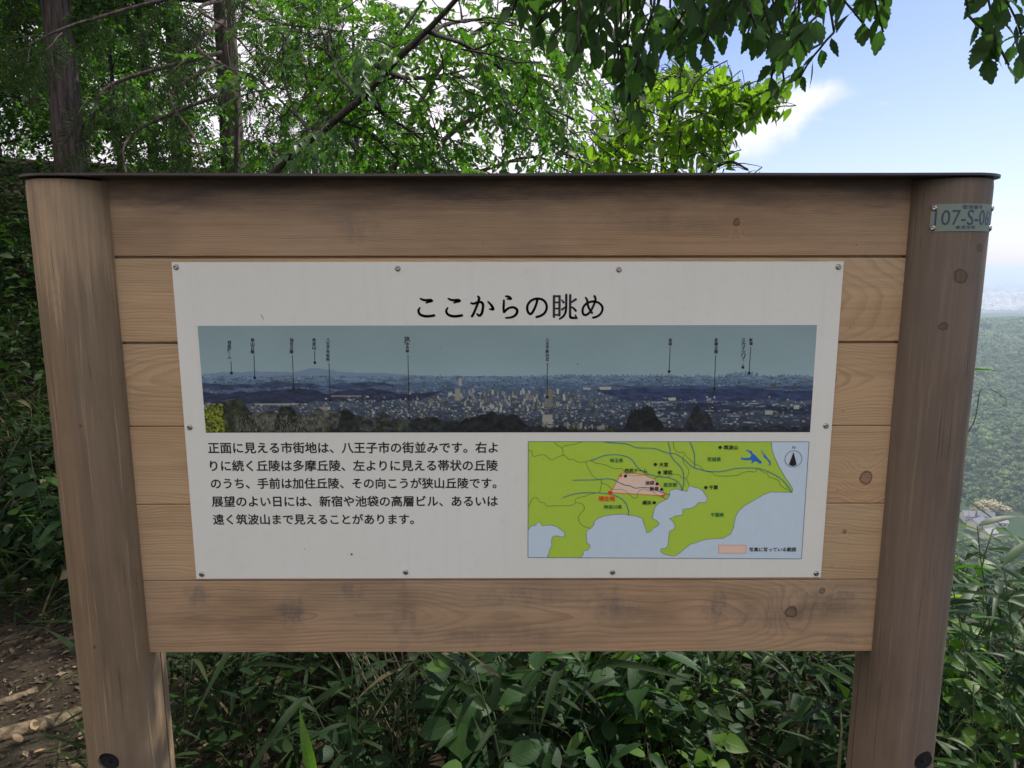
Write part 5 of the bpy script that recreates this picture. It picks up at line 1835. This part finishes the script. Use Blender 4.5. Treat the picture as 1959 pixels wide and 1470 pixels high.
# the cleared path and the board's own footing stay free
clear = lambda x, y: (np.hypot(x, (y - .2) * 1.0) > .2) & ~((y < .30) & (x < 1.0)) & ~((x < -1.22) & (y < 1.45))
GB = leaf_geo(LANCE, .16, .008, 4, .2, .6)
cover('grass', 26000, (-5, 3.5, .2, 6.5, clear), GB, M_GRASS, .12, (.6, 2.0), 51, 'dark tangled grass on the ground behind the board', 1.2)
cover('low_leaves', 9000, (-1.0, 3.6, .45, 5.0, clear), small_leaf(.055, .035), M_GREEN_DARK, .42, (.6, 1.6), 52, 'low dark leaves filling the slope behind the board', .3)
cover('bank_leaves', 26000, (-8, -1.0, 2.1, 9.5, clear), small_leaf(.06, .035), M_GREEN_DARK, lambda x, y: .25 + .9 * sstep(y + .4 * np.abs(x), 3.4, 6.5), (.6, 1.9), 53,
      'dark undergrowth covering the shaded bank on the left', .3)
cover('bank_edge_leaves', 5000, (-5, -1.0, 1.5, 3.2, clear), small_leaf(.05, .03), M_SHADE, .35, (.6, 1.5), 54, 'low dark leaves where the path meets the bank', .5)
# leaf litter and chips on the path
r = np.random.default_rng(60)
n = 26000
x = r.uniform(-3.4, -.55, n); y = r.uniform(-.4, 3.4, n)
lv = small_leaf(.05, .022, .1)
d = r.normal(size=(n, 3)); d[:, 2] *= .15
M = frames(nrm(d), nrm(r.normal(0, .3, (n, 3)) + [0, 0, 1])) * (r.random(n) ** 3.5 * .75 + .13)[:, None, None]
V, F = scatter(lv[0], lv[1], M, np.stack([x, y, ground_z(x, y) + .006], -1))
m_l = leaf_mat('litter', (.03, .02, .013), (.11, .075, .045), (.30, .23, .15), trans=.1, rough=.8, tint=(1, .9, .7))
tag(link('leaf_litter', np_mesh('leaf_litter', V, F), m_l), 'brown leaf litter and wood chips on the dark path', None, None, 'stuff')
for k, (px, py, s, lb) in enumerate(((42, 1425, 1.5, 'pale curled dry leaf on the soil below the timber edge'), (88, 1438, 1.3, 'round tan dry leaf with a stalk near the bottom of the path'),
                                     (68, 1402, 1.6, 'reddish dry leaf just below the timber edge'), (153, 1420, 1.2, 'small yellow dry leaf beside the left post'))):
    q = on_z(px, py, .012)
    o = link('fallen_leaf', np_mesh('fallen_leaf', *leaf_geo(ROUNDL, .030 * s, .017 * s, 6, .3, -.2)), M_DRY, None, (q[0], q[1], float(ground_z(q[0], q[1])) + .012))
    o.rotation_euler = (.1, .15, r1.uniform(0, 6))
    tag(o, lb, 'leaf')


# timber edging across the path
def timber(a, b, rad, label, mat):
    a = np.array(a); b = np.array(b)
    P, _ = limb(a, b, 0, rad, r1, 12, .006)
    R_ = rad * (1 + r1.normal(0, .05, 12))
    V, F = tubes([(P - a, R_)], 14)
    V[:, 2] *= .55
    o = link('timber_edge', np_mesh('timber_edge', V, F, True), mat, None, tuple(a))
    V2 = V
    tag(o, label, 'log')
    return o


M_LOG = bark_mat('path timber', (.07, .052, .032), (.20, .155, .095), 22)
q0 = on_z(-90, 1428, .02); q1 = on_z(190, 1352, .02)
timber((q0[0], q0[1], .012), (q1[0], q1[1], .012), .034, 'pale split timber laid across the path left of the left post', M_LOG)
q0 = on_z(100, 1478, .02); q1 = on_z(260, 1442, .02)
timber((q0[0], q0[1], .008), (q1[0], q1[1], .008), .03, 'second pale timber at the bottom edge beside the left post', M_LOG)
q0 = on_z(-60, 1355, .02); q1 = on_z(70, 1310, .02)
timber((q0[0], q0[1], .0), (q1[0], q1[1], .0), .018, 'thin dead branch lying on the litter behind the timber', M_LOG)

# curling tendril beside the right post
tp = [on_y(px, py, .15) for px, py in ((1850, 830), (1862, 810), (1868, 790), (1872, 762), (1876, 748), (1888, 744), (1905, 750), (1918, 760), (1926, 766), (1922, 775), (1914, 780))]
P = smooth_path(tp, 4)
V, F = tubes([(P - P[0], np.linspace(.0011, .0006, len(P)))], 5)
tag(link('vine_tendril', np_mesh('vine_tendril', V, F), M_STEM, None, tuple(P[0])), 'thin curling vine tendril against the distant forest right of the board', 'vine')

# ------------------------------------------------------------------ far slopes, village, city
def on_ground(px, py):
    """where the line of sight meets the terrain"""
    d = ray(px, py); tt = np.linspace(150, 3000, 12000)
    P = CAM + d * tt[:, None]
    hit = np.argmax(P[:, 2] < ground_z(P[:, 0], P[:, 1]))
    return P[hit]


def blob_geo(seed, kind='round'):
    b = bmesh.new(); bmesh.ops.create_icosphere(b, subdivisions=3 if kind == 'round' else 2, radius=1)
    V = np.array([v.co for v in b.verts]); F = np.array([[v.index for v in f.verts] for f in b.faces]); b.free()
    V = nrm(V)
    if kind == 'round':
        r = np.random.default_rng(seed)
        cs = nrm(r.normal(size=(16, 3)) + [0, 0, .4])
        dm = (V @ cs.T).max(1)
        V = V * (.74 + .42 * sstep(dm, .72, .98))[:, None]
        V[:, 2] *= .9
        keep = V[F].mean(1)[:, 2] > -.25
    else:
        f = (1 - V[:, 2]) / 2
        V = np.stack([V[:, 0] * .55 * (.15 + f), V[:, 1] * .55 * (.15 + f), V[:, 2] * 1.9 + 1.0], -1)
        keep = np.ones(len(F), bool)
    return V, F[keep]


def decimate_blob(seed, sub=3):
    b = bmesh.new(); bmesh.ops.create_icosphere(b, subdivisions=sub, radius=1)
    V = nrm(np.array([v.co for v in b.verts])); F = np.array([[v.index for v in f.verts] for f in b.faces]); b.free()
    r = np.random.default_rng(seed)
    cs = nrm(r.normal(size=(14, 3)) + [0, 0, .5])
    dm = (V @ cs.T).max(1)
    V = V * (.62 + .50 * sstep(dm, .6, .97) + r.normal(0, .06, len(V)))[:, None] * r.uniform(.75, 1.25, 3)
    V[:, 2] *= .9
    return V, F[V[F].mean(1)[:, 2] > -.3]


OCT = (np.array([(1, 0, 0), (-1, 0, 0), (0, 1, 0), (0, -1, 0), (0, 0, 1), (0, 0, -1)], float),
       np.array([(0, 2, 4), (2, 1, 4), (1, 3, 4), (3, 0, 4), (2, 0, 5), (1, 2, 5), (3, 1, 5), (0, 3, 5)]))


def clump_crown(seed, n, sz_):
    """crown of many ragged leaf clumps set over a dome"""
    r = np.random.default_rng(seed)
    d = nrm(r.normal(size=(n, 3)) + [0, 0, .35]); d[:, 2] = np.where(d[:, 2] < -.2, -d[:, 2], d[:, 2])
    T = d * r.uniform(.45, 1.0, (n, 1)) * r.uniform(.8, 1.2, 3)
    Q = np.linalg.qr(r.normal(size=(n, 3, 3)))[0] * (r.uniform(.5, 1.4, (n, 3)) * sz_)[:, None, :]
    return scatter(OCT[0], OCT[1], Q, T)


BL = [clump_crown(s, 34, .27) for s in range(4)] + [blob_geo(1, 'cone')] + [clump_crown(s + 9, 12, .42) for s in range(4)]
r = np.random.default_rng(91)
N = 11000
az = np.radians(r.uniform(25, 46, N)); rr2 = np.sqrt(r.uniform(130 ** 2, 1640 ** 2, N))
vill = on_ground(1905, 1005)
x = rr2 * np.sin(az); y = rr2 * np.cos(az)
ok = np.hypot(x - vill[0], y - vill[1]) > 34
x, y, rr2, az = x[ok], y[ok], rr2[ok], az[ok]
gz = ground_z(x, y)
seen = (az > .54) & (az < .68) & (rr2 < 760)
conif = vnoise(x / 70, y / 70, 3.3) + r.normal(0, .35, len(x)) > .55
kk = np.where(conif, 4, np.where(seen, r.integers(0, 4, len(x)), 5 + r.integers(0, 4, len(x))))
sz = r.choice([2.6, 3.4, 4.4, 5.5, 7.5], len(x), p=[.25, .3, .25, .15, .05]) * r.uniform(.85, 1.15, len(x)) * (1 + .45 * vnoise(x / 60, y / 60, 7.7)).clip(.7, 1.5)
parts = []
for k, (tv, tf) in enumerate(BL):
    s = kk == k
    n = s.sum()
    if n == 0: continue
    a = r.uniform(0, 6.28, n); ca_, sa_ = np.cos(a), np.sin(a); o_ = np.zeros(n)
    q1_, q2_ = r.uniform(.75, 1.3, n), r.uniform(.8, 1.35, n)
    M = np.stack([np.stack([ca_ * q1_, -sa_, o_], -1), np.stack([sa_ * q1_, ca_, o_], -1), np.stack([o_, o_, q2_], -1)], 1) * (sz[s] * (.62 if k == 4 else 1))[:, None, None]
    parts.append(scatter(tv, tf, M, np.stack([x[s], y[s], gz[s] + sz[s] * .35], -1)))
V, F = join_np(parts)
print('hill tris', len(F))
m_f, t, out = new_mat('far forest')
geo = t.n('ShaderNodeNewGeometry')
rp = t.math('ADD', t.math('MULTIPLY', geo.outputs['Random Per Island'], .45), t.math('MULTIPLY', t.ss(t.noise(geo.outputs['Position'], .11, 3, .7), .3, .7), .55))
c = t.mix(rp, (.08, .13, .045), (.19, .27, .10))
c = t.mix(t.ss(rp, .93, .97), c, (.16, .17, .06))
nz = t.noise(geo.outputs['Position'], .7, 6, .8)
c = t.mix(t.math('MULTIPLY', t.ss(nz, .35, .7), .5), c, (.03, .055, .022))
p = t.n('ShaderNodeBsdfPrincipled'); p.inputs['Roughness'].default_value = .9; p.inputs['Specular IOR Level'].default_value = .1
bp = t.n('ShaderNodeBump'); bp.inputs['Strength'].default_value = 1; bp.inputs['Distance'].default_value = .6
t.put(bp.inputs['Height'], nz); t.put(p.inputs['Normal'], bp.outputs[0])
t.put(p.inputs['Base Color'], c); t.put(out.inputs[0], p.outputs[0])
o = link('hillside_forest', np_mesh('hillside_forest', V, F), m_f)
tag(o, 'wooded hillside beyond the right post, fading blue with distance', None, None, 'stuff')

# the pale flowering tree on the far slope
q = on_ground(1893, 985)
ft = empty('flowering_tree', (q[0], q[1], float(ground_z(q[0], q[1]))), 'cream flowering tree on the far slope just above the village', 'tree')
m_c = simple('cream bloom', (.42, .36, .20), .9, noise_amt=.45, scale=.8, bump=1)
parts = []
for k in range(16):
    tv, tf = BL[k % 4]
    c0 = np.array([r.uniform(-12, 12), r.uniform(-5, 5), r.uniform(3, 8)])
    parts.append((tv * r.uniform(2.4, 4.6) + c0, tf))
V, F = join_np(parts)
tag(link('crown', np_mesh('crown', V, F), m_c, ft), kind='stuff')
V, F = tubes([(np.array([[0, 0, -1.], [0, 0, 6.]]), np.array([.5, .3]))], 8); link('trunk', np_mesh('trunk', V, F), M_BARK2, ft)

M_ROOF = simple('roof slate', (.085, .09, .12), .6, noise_amt=.2, scale=.4)
M_ROOF2 = simple('roof light', (.20, .20, .22), .6, noise_amt=.2, scale=.4)
M_WALL = simple('house wall', (.62, .58, .50), .8, noise_amt=.08, scale=.5)
M_WIN = simple('window dark', (.05, .06, .07), .3)


def house(px, py, w_, d_, h_, rot, rm, label):
    q = on_ground(px, py + 8)
    g = float(q[2])
    root = empty('house', (q[0], q[1], g), label, 'house')
    b = box_bm(-w_ / 2, w_ / 2, -d_ / 2, d_ / 2, -3, h_)
    # gable ends
    for sx in (-1, 1):
        v = [b.verts.new((sx * w_ / 2, -d_ / 2, h_)), b.verts.new((sx * w_ / 2, d_ / 2, h_)), b.verts.new((sx * w_ / 2, 0, h_ + d_ * .30))]
        b.faces.new(v)
    link('wall', bm_mesh('wall', b), M_WALL, root)
    b = bmesh.new()
    e = .7
    for sy in (-1, 1):
        y0, z0, y1, z1 = sy * (d_ / 2 + e), h_ - e * .6 + .12, 0, h_ + d_ * .30 + .12
        vs = [b.verts.new(p_) for p_ in ((-w_ / 2 - e, y0, z0), (w_ / 2 + e, y0, z0), (w_ / 2 + e, y1, z1), (-w_ / 2 - e, y1, z1))]
        vt = [b.verts.new((v.co.x, v.co.y, v.co.z + .25)) for v in vs]
        b.faces.new(vs); b.faces.new(vt)
        for i in range(4): b.faces.new((vs[i], vs[(i + 1) % 4], vt[(i + 1) % 4], vt[i]))
    bmesh.ops.recalc_face_normals(b, faces=b.faces)
    link('roof', bm_mesh('roof', b), rm, root)
    for sy in (-1, 1):
        for k in range(3):
            for zz in (.9, 3.6):
                if zz + 1.3 > h_: continue
                b = box_bm(-.75, .75, -.04, .04, 0, 1.3)
                link('window', bm_mesh('window', b), M_WIN, root, ((k - 1) * w_ * .3, sy * (d_ / 2 + .03), zz))
    root.rotation_euler = (0, 0, rot)


house(1868, 1003, 12, 8, 5.5, .5, M_ROOF, 'house with long slate roof at the left end of the valley village')
house(1884, 992, 10, 8, 6, -.5, M_ROOF, 'house with slate gable standing highest in the valley village')
house(1893, 1006, 10, 8, 6, .9, M_ROOF, 'house with slate roof and cream gable in the middle of the village')
house(1860, 988, 14, 9, 4.5, -.2, M_ROOF, 'wide slate roofed house partly behind the right post')
house(1911, 998, 9, 6, 3.5, -.3, M_ROOF2, 'low light roofed house at the right end of the village')
house(1890, 1022, 8, 7, 5, .3, M_ROOF2, 'cream house nearest below the village')
for px, py, lb in ((1852, 992, 'utility pole left of the village houses'), (1921, 992, 'utility pole right of the village houses')):
    q = on_ground(px, py + 8)
    root = empty('utility_pole', tuple(q), lb, 'pole')
    V, F = tubes([(np.array([[0, 0, -1.], [0, 0, 13.]]), np.array([.22, .16]))], 8); link('pole', np_mesh('pole', V, F), M_ROOF2, root)
    for zz in (12.2, 11.2): link('crossarm', bm_mesh('crossarm', box_bm(-1.1, 1.1, -.06, .06, 0, .14)), M_ROOF2, root, (0, .25, zz))

# the city: thousands of pale boxes
r = np.random.default_rng(95)
V, F = [], []
bt = np.array([(-.5, -.5, 0), (.5, -.5, 0), (.5, .5, 0), (-.5, .5, 0), (-.5, -.5, 1), (.5, -.5, 1), (.5, .5, 1), (-.5, .5, 1)])
bf = np.array([(0, 1, 5), (0, 5, 4), (1, 2, 6), (1, 6, 5), (2, 3, 7), (2, 7, 6), (3, 0, 4), (3, 4, 7), (4, 5, 6), (4, 6, 7)])
n = 9000
az = np.radians(r.uniform(20, 50, n)); R_ = 3700 * np.exp(r.random(n) ** 1.1 * math.log(22000 / 3700))
x = R_ * np.sin(az); y = R_ * np.cos(az)
keep = vnoise(x / 500, y / 320, 3) + vnoise(x / 1900, y / 900, 6) > -.1
x, y, R_ = x[keep], y[keep], R_[keep]; n = len(x)
a = r.uniform(0, 3.14, n); W_ = r.uniform(9, 26, n) * (1 + R_ / 9000); D_ = r.uniform(9, 16, n) * (1 + R_ / 9000); H_ = r.uniform(5, 12, n) * np.where(r.random(n) < .12, 3, 1) * (1 + R_ / 14000)
ca_, sa_, o_ = np.cos(a), np.sin(a), np.zeros(n)
M = np.stack([np.stack([ca_ * W_, -sa_ * D_, o_], -1), np.stack([sa_ * W_, ca_ * D_, o_], -1), np.stack([o_, o_, H_], -1)], 1)
parts = [scatter(bt, bf, M, np.stack([x, y, ground_z(x, y) - 1], -1))]
for k in range(34):      # big apartment rows and the valley settlement
    px = 1878 + k * 3.2 + r.uniform(-2, 2); py = 571 - (k > 14) * 2 + r.uniform(-2, 2)
    q = on_z(px, py, -201.)
    parts.append((bt * [r.uniform(40, 70), 14, r.uniform(28, 42)] + [q[0], q[1], -203], bf))
for k in range(60):
    px = r.uniform(1870, 1945); py = r.uniform(585, 592); q = on_z(px, py, -193.)
    parts.append((bt * [r.uniform(8, 16), 9, 7] + [q[0], q[1], float(ground_z(q[0], q[1])) - .5], bf))
V, F = join_np(parts)
m_c, t, out = new_mat('city walls')
geo = t.n('ShaderNodeNewGeometry')
c = t.mix(geo.outputs['Random Per Island'], (.5, .48, .46), (.88, .86, .83))
p = t.n('ShaderNodeBsdfPrincipled'); p.inputs['Roughness'].default_value = .8
t.put(p.inputs['Base Color'], c); t.put(out.inputs[0], p.outputs[0])
tag(link('distant_city', np_mesh('distant_city', V, F), m_c), 'pale buildings of the distant city below the horizon right of the board', None, None, 'stuff')

# ------------------------------------------------------------------ haze
hb = box_bm(-28000, 28000, -28000, 28000, -330, 16)
m_h = bpy.data.materials.new('haze'); m_h.use_nodes = True
t = NT(m_h.node_tree)
out = t.n('ShaderNodeOutputMaterial')
pv = t.n('ShaderNodeVolumePrincipled')
pv.inputs['Color'].default_value = (.72, .87, 1.0, 1)
pv.inputs['Density'].default_value = 2.5e-4
pv.inputs['Anisotropy'].default_value = .35
t.put(out.inputs[1], pv.outputs[0])
tag(link('haze', bm_mesh('haze', hb), m_h), 'thin blue haze over the valley and the plain', None, None, 'stuff')
# plants that still read alike are told apart by their order from left to right
same = {}
for o in S.objects:
    if o.parent is None and 'label' in o and 'group' in o: same.setdefault(o['label'], []).append(o)
for L_ in same.values():
    if len(L_) < 2: continue
    L_.sort(key=lambda o: math.atan2(o.location.x - CAM[0], o.location.y - CAM[1]))
    wd = {2: ['left', 'right'], 3: ['left', 'middle', 'right']}.get(len(L_)) or ORD
    for o, w_ in zip(L_, wd): o['label'] = o['label'] + ', ' + w_ + ' one'
for o in list(S.objects):
    if '_w' in o: del o['_w']
    if 'label' in o and o['label'] == '': del o['label']
    if 'group' in o and o['group'] == '': del o['group']
